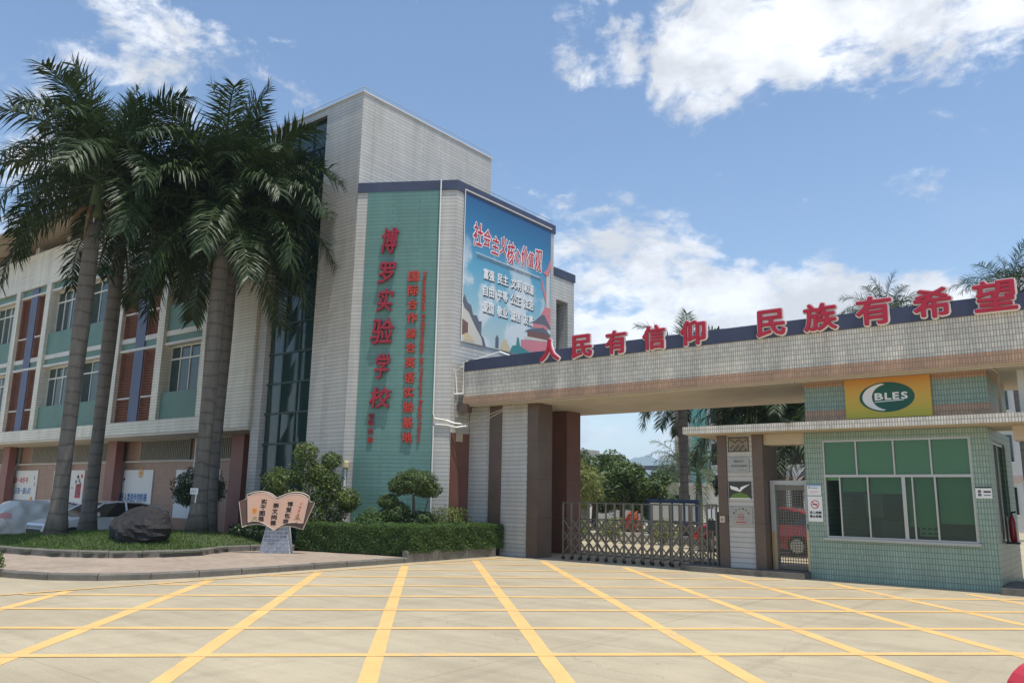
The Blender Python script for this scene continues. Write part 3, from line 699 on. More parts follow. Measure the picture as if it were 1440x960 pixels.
# ================================================================== ENTRANCE BLOCK (splayed corner with the teal panel)
C0 = np.array([-18.74, 15.6, 0]); C1 = np.array([-16., 17.24, 0]); ct = (C1-C0)/np.linalg.norm(C1-C0); cn = np.array([ct[1], -ct[0], 0]); CL_ = float(np.linalg.norm(C1-C0))
E = thing('entrance_block', 'cream tiled corner block with a tall teal panel and navy roof band', 'building', (-17, 19, 0))
foot = [(-18.738, 15.6), (-16, 17.24), (-16, 22.44), (-18.738, 22.44)]
MB().prism(foot, 0, 10.98).build('wall', 'wall_tile', E)
bf = [tuple((C0+cn*.04)[:2]+np.array([.0, .0])), (C1+cn*.04)[:2]+ct[:2]*.02, (-15.96, 22.5), (-18.738, 22.5)]
MB().prism([tuple(p) for p in bf], 10.982, 11.30).build('roof_band', 'blue_band', E)
MB().slab([(.35, 0.1), (2.67, 0.1), (2.67, 10.98), (.35, 10.98)], C0+cn*.002, ct, UP, .03).build('teal_panel', 'teal_tile', E)
mb = MB(); pp = lambda s, z, d=.05: C0+ct*s+cn*d+UP*z
mb.tube([pp(2.70, 11.3, .1), pp(2.70, 4.0), pp(2.74, 3.86), pp(3.1, 3.80), (-15.85, 17.3, 3.72), (-15.7, 17.6, 3.70)], .022, 5)
mb.tube([pp(2.72, .4), pp(2.72, 3.62), pp(2.78, 3.68), pp(3.12, 3.66), (-15.8, 17.3, 3.6), (-15.6, 17.6, 3.66)], .02, 5); mb.build('conduit', 'pvc_white', E)
B(-16.005, -15.97, 17.30, 18.1, 0, 3.45).build('stone_panel', 'red_granite', E)
B(-15.999, -15.9, 17.5, 17.72, 3.2, 3.45).build('junction_box', 'cream_paint', E)
mb = MB().tube([(-15.99, 17.25, 11.42), (-15.99, 22.4, 11.42)], .012, 4)
for y in (17.3, 19, 20.7, 22.3): mb.tube([(-15.99, y, 11.3), (-15.99, y, 11.42)], .012, 4)
mb.build('lightning_wire', 'frame_grey', E)
# lower block behind, with the open frame
mb = MB()
mb.box(-16.4, -16.003, 22.44, 23.75, 8.6, 9.45); mb.box(-16.4, -16.003, 23.35, 23.75, 0, 8.6); mb.box(-16.4, -16.003, 22.44, 22.62, 0, 8.6); mb.box(-18.7, -16.4, 23.45, 23.75, 0, 9.45)
mb.box(-16.4, -16.003, 22.62, 23.35, 0, 6.6)
mb.build('rear_frame', 'wall_tile', E)
B(-18.7, -15.97, 22.44, 23.8, 9.452, 9.75).build('roof_band', 'blue_band', E)
# small lamp on the splayed wall
lt = thing('wall_lamp', 'small yellow topped lamp post at the edge of the teal panel', 'lamp', tuple(pp(.13, 0, .12)))
MB().tube([pp(.13, .1, .12), pp(.13, 2.35, .12)], .035, 8).build('post', 'pvc_white', lt)
MB().tube([pp(.13, 2.35, .12), pp(.13, 2.4, .12), pp(.13, 2.55, .12), pp(.13, 2.58, .12)], [.05, .11, .11, .06], 10).build('lamp_head', 'ink_tan', lt)

# raised lettering on the teal panel
n1 = thing('wall_lettering', 'six large dark red raised calligraphic characters down the teal panel', 'lettering', tuple(pp(1.1, 4.1, .05)))
for ch, s0, s1, z0, z1 in (('博', .83, 1.41, 8.93, 9.75), ('罗', .80, 1.38, 7.97, 8.64), ('实', .81, 1.36, 7.09, 7.81), ('验', .66, 1.42, 6.08, 6.89), ('学', .83, 1.34, 5.03, 5.80), ('校', .72, 1.44, 4.15, 4.77)):
    text('character', ch, pp(s0, z0, .09), ct*1., UP+ct*.12, s1-s0-.07, z1-z0, 'red_letter', n1, .07, .02, .0)
n1b = thing('wall_lettering', 'small dark signature characters with a red seal under the large calligraphy', 'lettering', tuple(pp(.8, 3.1, .05)))
for ch, z0, m in (('邹', 3.82, 'red_letter_side'), ('明', 3.62, 'red_letter_side'), ('远', 3.38, 'red_letter_side'), ('题', 3.12, 'orange_letter')):
    text('character', ch, pp(.73, z0, .05), ct, UP, .18, .18, m, n1b, .03, .01)
n2 = thing('wall_lettering', 'twelve orange red block characters in a vertical row on the teal panel', 'lettering', tuple(pp(1.93, 3.1, .05)))
zs = [8.03, 7.58, 7.15, 6.73, 6.25, 5.82, 5.36, 4.90, 4.46, 4.03, 3.57, 3.13]
for ch, z in zip('国际合作综合英语实验基地', zs): text('character', ch, pp(1.78, z, .06), ct, UP, .32, .32, 'orange_letter', n2, .04, .028)
n3 = thing('wall_lettering', 'narrow line of red Latin letters running down the teal panel', 'lettering', tuple(pp(2.28, 3.1, .05)))
zc = 8.33
for wd, ln in (('International', 1.28), ('Collaboration', 1.28), ('for', .27), ('Integrated', .92), ('English', .62), ('Programme', .62)):
    text('word', wd, pp(2.23, zc, .05), -UP, ct, ln*.95, .13, 'orange_letter', n3, .03, .018); zc -= ln*1.0+.045

# ================================================================== BILLBOARD on the side wall
bb = thing('billboard', 'large blue printed billboard with slogans and old city buildings on the side wall', 'billboard', (-15.98, 19.9, 6.25))
YD = np.array([0, 1., 0]); bo = np.array([-15.965, 17.6, 0])
grad('billboard_print', [(0, (.52, .60, .56)), (.22, (.32, .53, .58)), (.5, (.12, .38, .53)), (.75, (.035, .20, .38)), (1, (.018, .105, .25))], 6.25, 11.06, .45, 1.)
MB().slab([(0, 6.25), (4.62, 6.25), (4.62, 11.06), (0, 11.06)], (-15.999, 17.6, 0), YD, UP, .03).build('panel', 'billboard_print', bb)
mb = MB(); mb.tube([(-15.95, 17.57, 11.09), (-15.95, 22.25, 11.09)], .025, 4); mb.tube([(-15.95, 17.58, 6.22), (-15.95, 17.58, 11.09)], .015, 4); mb.build('frame', 'pvc_white', bb)
def bp(pts, m, d=.004, name='print'): MB().slab(pts, bo, YD, UP, d).build(name, m, bb)
for i, (ch, a, z, w, h) in enumerate((('社', .38, 9.40, .50, .78), ('会', .88, 9.50, .40, .58), ('主', 1.30, 9.35, .42, .62), ('义', 1.72, 9.45, .40, .62), ('核', 2.08, 9.20, .44, .80), ('心', 2.50, 9.40, .40, .42), ('价', 2.86, 9.32, .40, .72), ('值', 3.24, 9.38, .38, .55), ('观', 3.62, 9.32, .46, .80))):
    for off, m, d in ((.058, 'letter_white', .006), (.013, 'beam_red', .012)):
        e = .035 if off > .05 else 0
        text('title_character', ch, bo+YD*(a-e)+UP*(z-e), YD, UP+YD*.1, w*.88+2*e, h+2*e, m, bb, d, off)
bp([(.55, 9.17), (4.0, 9.13), (4.0, 9.15), (.55, 9.19)], 'letter_white')
text('fine_print', '富强民主文明和谐自由平等公正法治爱国敬业诚信友善 社会主义核心价值观', bo+YD*.62+UP*9.03, YD, UP, 3.35, .10, 'ink_grey', bb, .004, .0)
for r, row in enumerate((('富强', '民主', '文明', '和谐'), ('自由', '平等', '公正', '法治'), ('爱国', '敬业', '诚信', '友善'))):
    for c, wd in enumerate(row):
        a = .95+.705*c+.0*r; z = 8.42-.545*r
        text('word', wd, bo+YD*(a+.03)+UP*(z-.03), YD, UP, .55, .36, 'ink_black', bb, .004, .05)
        text('word', wd, bo+YD*a+UP*z, YD, UP, .55, .36, 'letter_white', bb, .010, .03)
# printed buildings
flat('ink_slate', (.13, .14, .17), .7); flat('ink_cream', (.62, .58, .50), .7); flat('ink_teal', (.06, .25, .25), .7); flat('ink_rose', (.62, .22, .25), .7); flat('ink_brown', (.20, .10, .09), .7)
bp([(0, 6.25), (0, 7.55), (.15, 7.5), (1.08, 6.25)], 'ink_cream'); bp([(0, 6.45), (0, 6.95), (.28, 6.85), (.28, 6.5)], 'ink_brown', .006)
bp([(0, 7.5), (.08, 7.72), (.22, 7.5), (.4, 7.42), (.5, 7.15), (.68, 7.16), (.78, 7.0), (.92, 7.02), (.9, 6.55), (.72, 6.7), (.5, 6.95), (.3, 7.2), (.1, 7.3)], 'ink_slate', .008)
bp([(.9, 6.6), (1.03, 6.5), (1.15, 6.25), (1.0, 6.25)], 'ink_slate', .006)
bp([(.12, 6.3), (.12, 6.5), (.3, 6.55), (.5, 6.42), (.6, 6.3)], 'ink_tan', .008)
bp([(1.62, 6.3), (1.62, 6.62), (1.7, 6.72), (1.78, 6.62), (1.78, 6.3)], 'ink_slate'); bp([(1.85, 6.26), (1.95, 6.55), (2.15, 6.65), (2.3, 6.45), (2.45, 6.26)], 'ink_tan')
bp([(2.35, 6.27), (2.5, 6.5), (2.7, 6.55), (2.74, 6.82), (2.82, 6.82), (2.9, 6.55), (3.1, 6.5), (3.4, 6.42), (3.8, 6.4), (3.85, 6.27)], 'ink_teal', .006)
bp([(2.95, 6.45), (2.95, 6.78), (4.6, 6.95), (4.6, 6.45)], 'ink_rose', .005); bp([(3.15, 6.82), (3.15, 6.92), (4.6, 7.06), (4.6, 6.96)], 'ink_cream', .006)
bp([(3.3, 6.95), (3.3, 7.12), (4.55, 7.25), (4.55, 7.0)], 'ink_brown', .008); bp([(3.15, 7.1), (3.35, 7.2), (4.2, 7.4), (4.62, 7.2), (4.62, 7.14), (4.2, 7.22)], 'ink_slate', .010)
bp([(3.5, 7.3), (3.5, 7.45), (4.45, 7.5), (4.45, 7.35)], 'ink_rose', .009); bp([(3.35, 7.42), (3.7, 7.55), (4.1, 7.85), (4.25, 7.85), (4.62, 7.45), (4.62, 7.4), (4.2, 7.52)], 'ink_slate', .011)
bp([(4.2, 7.5), (4.1, 7.9), (4.35, 8.25), (4.1, 8.8), (4.0, 9.2), (4.15, 9.0), (4.3, 8.6), (4.5, 8.4), (4.62, 8.1), (4.62, 7.5)], 'ink_rose', .007)
bp([(4.35, 8.15), (4.35, 9.5), (4.55, 9.5), (4.55, 8.15)], 'ink_cream', .009); bp([(4.18, 9.35), (4.4, 9.55), (4.6, 9.95), (4.6, 9.6), (4.45, 9.25)], 'ink_rose', .010)

# ================================================================== GATE PORTAL (beam and pillars)
XD = np.array([1., 0, 0])
G = thing('gate_portal', 'long tiled gate beam with navy top band on granite clad pillars', 'gateway', (-9, 19, 0))
B(-15.72, 5, 17.52, 21.7, 4.30, 5.55).build('beam', 'beam_tile', G)
B(-15.74, 5, 17.49, 21.72, 5.27, 5.60).build('top_band', 'blue_band', G)
B(-15.74, 5, 17.50, 21.71, 4.28, 4.52).build('lower_band', 'brown_tile', G)
B(-15.70, 5, 17.56, 21.66, 4.255, 4.279).build('soffit', 'soffit', G)
mb = MB().tube([(-15.6, 17.6, 4.235), (-9, 17.6, 4.23), (-9, 17.6, 4.235), (4, 17.6, 4.235)], .02, 5)
for x in np.arange(-14, 4, 1.6): mb.box(x-.03, x+.03, 17.56, 17.64, 4.21, 4.258)
mb.tube([(-2.2, 17.6, 4.235), (-2.2, 18.5, 4.22), (-2.2, 18.5, 3.4)], .03, 5); mb.build('conduit', 'cream_paint', G)
mb = MB(); mb.tube([(-15.7, 17.45, 4.62), (-15.7, 17.45, 5.55), (-15.3, 17.6, 5.62)], .02, 5)
mb.tube([(-15.95, 17.45, 4.62), (-15.98, 17.40, 5.28), (-15.75, 17.45, 5.42)], .025, 5); mb.tube([(-16.0, 17.4, 4.60), (-15.68, 17.45, 4.60)], .022, 5)
mb.tube([(-15.3, 17.6, 5.62), (-14.6, 17.8, 5.80), (-14.3, 18.0, 5.66)], .02, 5); mb.build('downpipe', 'pvc_white', G)
mb = MB()
for k, sg in enumerate((.0, .12)):
    mb.tube([(-15.95, 17.4, 3.75), (-15.6, 17.55, 3.72-sg), (-15.0, 17.62, 3.9-sg), (-13.9, 17.7, 4.22)], .012, 4)
mb.build('slack_cable', 'cream_paint', G)
B(-15.9, -15.55, 17.45, 17.7, 4.05, 4.3).build('junction_box', 'brown_granite', G)
B(-15.97, -13.76, 18.1, 19.0, 0, 4.255).build('pillar', 'wall_tile', G)
B(-15.17, -14.71, 18.075, 18.5, 0, 4.253).build('pillar_strip', 'brown_granite', G)
def slabs(x0, x1, y0, y1, z0, z1, m, n=4):
    zz = np.linspace(z0, z1, n+1)
    for i in range(n): B(x0+random.uniform(0, .004), x1-random.uniform(0, .004), y0+random.uniform(0, .004), y1, zz[i]+(.004 if i else 0), zz[i+1]).build('stone_slab', m, G)
slabs(-13.758, -13.38, 18.07, 18.76, 0, 4.253, 'brown_granite')
slabs(-14.6, -13.86, 20.2, 20.95, 0, 4.253, 'red_granite')
slabs(-8.06, -7.83, 18.06, 18.95, .12, 3.14, 'brown_granite', 3)
B(-7.828, -7.202, 18.1, 18.9, .12, 3.14).build('pillar', 'wall_tile', G)
slabs(-7.2, -6.95, 18.06, 18.95, .12, 3.14, 'brown_granite', 3)
slabs(-.55, .5, 18.06, 19.0, .12, 3.14, 'brown_granite', 3)
slabs(3.9, 4.9, 18.06, 19.5, 0, 4.253, 'brown_granite', 3)
cn2 = B(-8.66, 3.6, 17.5, 19.4, 3.16, 3.33).build('canopy', 'beam_tile', G)
B(-8.62, 3.56, 17.54, 19.36, 3.143, 3.159).build('canopy_soffit', 'cream_paint', cn2)
B(-6.945, -5.99, 18.15, 18.6, 2.90, 3.14).build('lintel', 'cream_paint', G)
B(-2.0, -.56, 18.15, 18.6, 2.86, 3.14).build('lintel', 'cream_paint', G)
B(-1.86, -1.74, 18.4, 18.52, 3.33, 4.255).build('post', 'white_paint', G)
# sign block above the canopy
ub = B(-5.94, -2.35, 18.1, 20.6, 3.62, 4.14).build('sign_wall', 'booth_tile', G)
B(-5.945, -2.345, 18.095, 20.605, 3.331, 3.62).build('band', 'brown_tile', ub); B(-5.945, -2.345, 18.095, 20.605, 4.14, 4.254).build('band', 'brown_tile', ub)
MB().prism([(-9.0, 17.9), (-8.6, 17.62), (-6.005, 17.62), (-6.005, 19.6), (-9.0, 19.6)], 0, .12).build('step', 'concrete_kerb', G)
MB().prism([(-2.38, 17.62), (.8, 17.62), (.8, 19.6), (-2.38, 19.6)], 0, .12).build('step', 'concrete_kerb', G)

# ten characters standing on the beam
MEAN = ('red two stroke 人 character for person on the gate beam', 'red 民 character for people beside the two stroke person character', 'red 有 character for have just before the trust character', 'red 信 character for trust on the gate beam', 'red 仰 character for looking up before the wide gap', 'red 民 character for people just after the wide gap', 'red 族 character for clan on the gate beam', 'red 有 character for have between the clan and hope characters', 'red 希 character for rare on the gate beam', 'red 望 character for gaze that ends the row on the beam')
for i, (ch, x0, x1) in enumerate((('人', -12.9, -12.19), ('民', -11.84, -11.14), ('有', -10.78, -10.10), ('信', -9.69, -9.00), ('仰', -8.65, -7.93), ('民', -6.74, -6.02), ('族', -5.67, -4.9), ('有', -4.57, -3.80), ('希', -3.46, -2.70), ('望', -2.38, -1.59))):
    t = thing('beam_character', MEAN[i], 'letter', ((x0+x1)/2, 17.46, 5.25), 0, 'red characters along the gate beam')
    text('face', ch, (x0+.03, 17.44, 5.28), XD, UP, x1-x0-.06, .61, 'beam_red', t, .055, .022)
    text('white_edge', ch, (x0, 17.485, 5.25), XD, UP, x1-x0, .67, 'letter_white', t, .045, .064)

# oval logo board
lg = thing('logo_board', 'yellow board with a green oval and white lettering above the guard booth', 'sign', (-4.2, 18.05, 3.4))
grad('logo_print', [(0, (.60, .52, .06)), (.5, (.66, .42, .06)), (1, (.68, .30, .06))], 3.4, 4.25, .5)
B(-5.04, -3.35, 18.04, 18.09, 3.40, 4.25).build('board', 'logo_print', lg)
flat('logo_green', (.015, .11, .075), .5)
lo = np.array([-4.2, 18.038, 3.83])
K = 40; el = [(.545*math.cos(2*math.pi*i/K), .315*math.sin(2*math.pi*i/K)) for i in range(K)]
MB().slab(el, lo, XD, UP, .006).build('oval', 'logo_green', lg)
cr = [(-.02+.46*math.cos(a), .29*math.sin(a)) for a in np.linspace(R(97), R(263), 24)]+[(.05+.34*math.cos(a), .275*math.sin(a)) for a in np.linspace(R(258), R(102), 24)]
MB().slab(cr, lo+np.array([0, -.006, 0]), XD, UP, .006).build('crescent', 'letter_white', lg)
for ch, a, w in (('B', -.235, .17), ('L', -.035, .13), ('E', .12, .13), ('S', .285, .13)):
    text('letter', ch, lo+XD*a+UP*(-.06)+np.array([0, -.006, 0]), XD, UP, w, .15, 'letter_white', lg, .006, .035)
MB().slab([(-.24, -.105), (.33, -.085), (.33, -.068), (-.24, -.088)], lo+np.array([0, -.006, 0]), XD, UP, .006).build('underline', 'letter_white', lg)

# ================================================================== GUARD BOOTH
K_ = thing('guard_booth', 'green tiled guard booth with wide aluminium windows under the gate canopy', 'booth', (-4.2, 19.6, 0))
x0, x1, y0, y1 = -6.0, -2.42, 18.1, 21.2; a, b, zs, zt = -5.62, -2.74, .88, 2.96
mb = MB(); mb.box(x0, x1, y0, y0+.2, 0, zs); mb.box(x0, x1, y0, y0+.2, zt, 3.14); mb.box(x0, a, y0, y0+.2, zs, zt); mb.box(b, x1, y0, y0+.2, zs, zt); mb.build('front_wall', 'booth_tile', K_)
mb = MB(); mb.box(x1-.2, x1, y0+.2, y1, 0, .9); mb.box(x1-.2, x1, y0+.2, y1, 2.9, 3.14); mb.box(x1-.2, x1, y0+.2, 18.65, .9, 2.9); mb.box(x1-.2, x1, 20.3, y1, .9, 2.9); mb.build('side_wall', 'booth_tile', K_)
B(x0, x0+.2, y0+.2, y1, 0, 3.14).build('side_wall', 'booth_tile', K_); B(x0+.2, x1-.2, y1-.2, y1, 0, 3.14).build('back_wall', 'dark_fill', K_)
B(x0+.2, x1-.2, y0+.2, y1-.2, .001, .03).build('floor', 'brown_granite', K_)
MB().box(a-.05, b+.05, y0-.06, y0+.1, zs-.05, zs).build('sill', 'frame_grey', K_)
wn_ = MB()
wn_.box(a, b, 18.12, 18.2, zs, zs+.04); wn_.box(a, b, 18.12, 18.2, zt-.04, zt); wn_.box(a, b, 18.11, 18.21, 2.16, 2.215)
for x in (a+.02, b-.02): wn_.box(x-.02, x+.02, 18.12, 18.2, zs+.04, zt-.04)
for x in (-4.92, -4.17, -3.47): wn_.box(x-.016, x+.016, 18.125, 18.195, 2.215, zt-.04)
for x, w in ((-5.29, .015), (-4.72, .015), (-4.02, .035), (-3.85, .015), (-3.43, .017)): wn_.box(x-w, x+w, 18.125, 18.195, zs+.04, 2.16)
win = wn_.build('window', 'alu', K_)
e = [a, -4.92, -4.17, -3.47, b]
for i in range(4):
    d = random.uniform(-.006, .006); MB().poly([(e[i]+.02, 18.16+d, 2.215), (e[i+1]-.02, 18.16-d, 2.215), (e[i+1]-.02, 18.16-d, zt-.04), (e[i]+.02, 18.16+d, zt-.04)]).build('pane', 'green_reflect_glass', win)
e = [a, -5.29, -4.72, -4.02, -3.43, b]; bl = [2.1, 1.86, 1.82, 1.16, 1.24]
for i in range(5):
    d = random.uniform(-.006, .006)
    if i: MB().poly([(e[i]+.02, 18.16+d, zs+.04), (e[i+1]-.02, 18.16-d, zs+.04), (e[i+1]-.02, 18.16-d, 2.16), (e[i]+.02, 18.16+d, 2.16)]).build('pane', 'booth_glass', win)
    B(e[i]+.03, e[i+1]-.03, 18.23, 18.24, bl[i], 2.2).build('reflection_green', 'reflection_green', win)  # green sheets added behind panes, cut where the sky reflection ends
B(-3.8, -3.45, 18.225, 18.229, .98, 1.22).build('notice_sheet', 'reflection_green', win)
for k in range(6): B(-3.76+.11*(k % 3), -3.68+.11*(k % 3), 18.221, 18.224, 1.02+.09*(k//3), 1.06+.09*(k//3)).build('printed_line', 'ink_black', win)
sw = MB().box(-2.50, -2.46, 18.65, 20.3, .9, .95); sw.box(-2.50, -2.46, 18.65, 20.3, 2.85, 2.9); sw.box(-2.50, -2.46, 19.45, 19.5, .95, 2.85); sw = sw.build('side_window', 'alu', K_)
for u, v in ((18.65, 19.45), (19.5, 20.3)): MB().poly([(-2.48, u, .95), (-2.48, v, .95), (-2.48, v, 2.85), (-2.48, u, 2.85)]).build('pane', 'booth_glass', sw)
dk = thing('office_desk', 'dark wooden desk inside the guard booth', 'desk', (-4.2, 20.1, .03))
B(-5.2, -3.0, 19.7, 20.5, .74, .79).build('desk_top', 'brown_granite', dk)
for x in (-5.1, -3.1): B(x-.04, x+.04, 19.75, 20.45, .03, .74).build('leg', 'brown_granite', dk)
oc = thing('office_chair', 'dark office chair behind the desk in the guard booth', 'chair', (-4.5, 19.3, .03))
MB().tube([(-4.5, 19.3, .05), (-4.5, 19.3, .45)], .04, 8).build('post', 'dark_metal', oc); B(-4.75, -4.25, 19.05, 19.55, .45, .53).build('seat', 'plate_dark', oc); B(-4.72, -4.28, 18.98, 19.04, .6, 1.25).build('backrest', 'plate_dark', oc)
for k in range(4): MB().tube([(-4.5, 19.3, .07), (-4.5+.3*math.cos(k*1.57+.4), 19.3+.3*math.sin(k*1.57+.4), .05)], .025, 5).build('leg', 'dark_metal', oc)
mo = thing('computer_monitor', 'small monitor on the desk in the guard booth', 'monitor', (-3.6, 19.9, .79)); B(-3.9, -3.3, 19.9, 19.94, .95, 1.35).build('screen', 'plate_dark', mo); B(-3.64, -3.56, 19.9, 19.98, .82, .95).build('stand', 'dark_metal', mo); B(-3.75, -3.45, 19.82, 20.05, .79, .82).build('base', 'dark_metal', mo)
cl = thing('wall_calendar', 'white calendar on the back wall of the guard booth', 'calendar', (-5.35, 20.98, 1.3)); B(-5.55, -5.15, 20.98, 20.999, 1.3, 1.85).build('sheet', 'paper', cl); B(-5.56, -5.14, 20.975, 20.999, 1.85, 1.9).build('bar', 'ink_red', cl)
fx = thing('fire_extinguisher', 'red fire extinguisher standing by the side window of the guard booth', 'extinguisher', (-2.3, 19.35, 0))
MB().tube([(-2.3, 19.35, .9), (-2.3, 19.35, .92), (-2.3, 19.35, 1.3), (-2.3, 19.35, 1.38), (-2.3, 19.35, 1.42)], [.05, .065, .065, .04, .025], 12).build('cylinder', 'car_red', fx, smooth=True)
MB().tube([(-2.3, 19.35, 1.42), (-2.3, 19.35, 1.48), (-2.22, 19.3, 1.5)], .02, 6).build('valve', 'dark_metal', fx)
B(-2.42, -2.2, 19.25, 19.45, .86, .90).build('bracket', 'dark_metal', fx); B(-2.415, -2.385, 19.25, 19.45, .9, 1.4).build('back_plate', 'dark_metal', fx)

# notices and plaques
def plate(label, cat, x0, x1, z0, z1, y, m, deco, d=.02):
    t = thing('notice_plate', label, cat, ((x0+x1)/2, y, z0)); B(x0, x1, y-d, y, z0, z1).build('plate', m, t); deco(t, np.array([x0, y-d-.001, z0]), x1-x0, z1-z0); return t
def qd(t, o, a, b, w, h, m): MB().slab([(a, b), (a+w, b), (a+w, b+h), (a, b+h)], o, XD, UP, .003).build('print', m, t)
def rg(t, o, cx, cz, r0, r1, m): ring(t, o, cx, cz, r0, r1, m, XD, d=.003)
flat('ink_sky', (.25, .42, .68), .7)
plate('pale blue notice sheet on the booth corner above the no smoking sign', 'notice', -5.98, -5.68, 1.77, 2.0, 18.098, 'paper', lambda t, o, w, h: [qd(t, o, 0, h-.03, w, .03, 'ink_sky'), qd(t, o, .02, h-.09, .05, .05, 'ink_tan'), qd(t, o, .08, h-.08, .15, .02, 'ink_sky'), qd(t, o, .05, .08, .2, .01, 'ink_pink'), qd(t, o, .05, .05, .16, .01, 'ink_pink')])
def nosmoke(t, o, w, h):
    rg(t, o, w/2, h*.68, .075, .092, 'ink_red'); qd(t, o, w/2-.05, h*.68-.012, .1, .022, 'ink_black')
    MB().slab([(w/2-.06, h*.68+.05), (w/2-.05, h*.68+.06), (w/2+.06, h*.68-.05), (w/2+.05, h*.68-.06)], o+np.array([0, -.003, 0]), XD, UP, .003).build('print', 'ink_red', t)
    text('printed_line', '进入校园', o+XD*.03+UP*.16, XD, UP, w-.06, .062, 'ink_black', t, .003, .03); text('printed_line', '禁止吸烟', o+XD*.03+UP*.08, XD, UP, w-.06, .062, 'ink_black', t, .003, .03)
plate('white no smoking sign with a red ring on the booth corner', 'sign', -5.98, -5.67, 1.21, 1.75, 18.098, 'paper', nosmoke)
plate('small white staff card with a face drawing on the right booth corner', 'notice', -2.72, -2.44, 1.75, 1.97, 18.098, 'paper', lambda t, o, w, h: [qd(t, o, 0, h-.025, w, .025, 'ink_black'), rg(t, o, .07, .13, .001, .03, 'ink_brown'), qd(t, o, .04, .04, .06, .05, 'ink_slate'), qd(t, o, .14, .11, .12, .03, 'ink_black'), qd(t, o, .14, .05, .12, .02, 'ink_grey')])
def pl1(t, o, w, h):
    for (a_, b_, c_, d_) in ((0, 0, w, .02), (0, h-.02, w, .02), (0, 0, .02, h), (w-.02, 0, .02, h)): qd(t, o, a_, b_, c_, d_, 'plate_dark')
    for k in range(9): qd(t, o, .05+.045*k, .06+.05*math.sin(k*2.1), .035, .05, 'plate_dark')
    for k in range(8): qd(t, o, .06+.05*k, .22+.03*math.cos(k*1.7), .04, .035, 'plate_dark')
plate('dark framed carved plaque, topmost on the gate pillar', 'plaque', -7.78, -7.28, 2.76, 3.09, 18.098, 'bronze_plate', pl1)
plate('plain metal plaque with two engraved lines on the gate pillar', 'plaque', -7.77, -7.28, 2.27, 2.61, 18.098, 'grey_plate', lambda t, o, w, h: [text('engraved_line', '国际合作', o+XD*.12+UP*.24, XD, UP, .24, .045, 'plate_dark', t, .003), text('engraved_line', '英语实验基地', o+XD*.05+UP*.13, XD, UP, .38, .05, 'plate_dark', t, .003), qd(t, o, .2, .05, .22, .012, 'ink_grey')])
def pl3(t, o, w, h):
    MB().slab([(.03, .30), (.22, .26), (.26, .2), (.3, .27), (.52, .34), (.34, .22), (.28, .16), (.2, .18), (.06, .22)], o, XD, UP, .004).build('print', 'letter_white', t)
    MB().slab([(.02, .02), (.1, .1), (.27, .15), (.44, .1), (w-.02, .02)], o, XD, UP, .004).build('print', 'leaf_print', t); qd(t, o, .02, .0, w-.04, .02, 'letter_white')
plate('dark plaque with a white bird emblem over a green mound', 'plaque', -7.80, -7.26, 1.67, 2.06, 18.098, 'plate_dark', pl3)
def pl4(t, o, w, h):
    rg(t, o, w/2, h*.46, .055, .07, 'ink_red'); qd(t, o, w/2-.03, h*.46-.01, .06, .02, 'plate_dark'); qd(t, o, w/2-.12, .06, .24, .02, 'ink_red')
    for k, ch in enumerate('国家无烟学校'):
        an = R(150-24*k); text('engraved_line', ch, o+XD*(w/2+.2*math.cos(an)-.02)+UP*(h*.42+.2*math.sin(an)-.02), XD, UP, .045, .045, 'plate_dark', t, .003)
plate('lowest metal plaque with a small red ring and arched text', 'plaque', -7.79, -7.25, 1.07, 1.49, 18.098, 'grey_plate', pl4)
sb = thing('switch_box', 'small cream box on the brown edge of the gate pillar', 'box', (-7.95, 18.03, 1.15)); B(-8.02, -7.9, 18.02, 18.06, 1.12, 1.27).build('case', 'cream_paint', sb); B(-7.985, -7.935, 18.012, 18.019, 1.17, 1.21).build('button', 'ink_grey', sb)
sc_ = thing('security_camera', 'small black security camera on the front edge of the canopy', 'camera', (-6.1, 17.42, 3.24))
MB().tube([(-6.1, 17.52, 3.33), (-6.1, 17.40, 3.36)], .02, 6).build('bracket', 'dark_metal', sc_); MB().tube([(-6.2, 17.42, 3.36), (-6.1, 17.38, 3.35), (-6.04, 17.36, 3.34)], [.04, .04, .03], 8).build('body', 'dark_metal', sc_)
MB().tube([(-6.04, 17.36, 3.34), (-6.025, 17.355, 3.338)], .022, 8).build('lens', 'car_glass', sc_)

# ================================================================== RETRACTABLE GATE
rgt = thing('retractable_gate', 'folding stainless lattice gate across the school entrance', 'gate', (-10.4, 18.6, 0))
gx0, ng = -12.72, 17; gp = .272; GL = Vector((-10.4, 18.6, 0))
pm = MB(); 
for y in (-.22, .22): pm.box(-.022, .022, y-.016, y+.016, .06, 1.48)
pm.box(-.022, .022, -.22, .22, 1.48, 1.515); pm.box(-.022, .022, -.2, .2, 1.06, 1.09); pm.box(-.022, .022, -.2, .2, .14, .17)
post = pm.build('post', 'steel', rgt, local=True)
wm_ = MB().tube([(-.0, -.03, .04), (0, .03, .04)], .04, 10); wheel = wm_.build('wheel', 'rubber', rgt, local=True)
bars = []
for sgn in (1, -1):
    q = MB()
    P0 = np.array([0, 0, 0.]); P1 = np.array([gp*2, 0, .62*sgn]); d = P1-P0; d /= np.linalg.norm(d); n = np.array([-d[2], 0, d[0]])*.016
    for yy in (0,): q.poly([P0-n+(0, -.006, 0), P1-n+(0, -.006, 0), P1+n+(0, -.006, 0), P0+n+(0, -.006, 0), P0-n+(0, .006, 0), P1-n+(0, .006, 0), P1+n+(0, .006, 0), P0+n+(0, .006, 0)], [[0, 1, 2, 3], [7, 6, 5, 4], [0, 4, 5, 1], [1, 5, 6, 2], [2, 6, 7, 3], [3, 7, 4, 0]])
    bars.append(q.build('lattice_bar', 'steel', rgt, local=True))
used = [False, False, False, False]
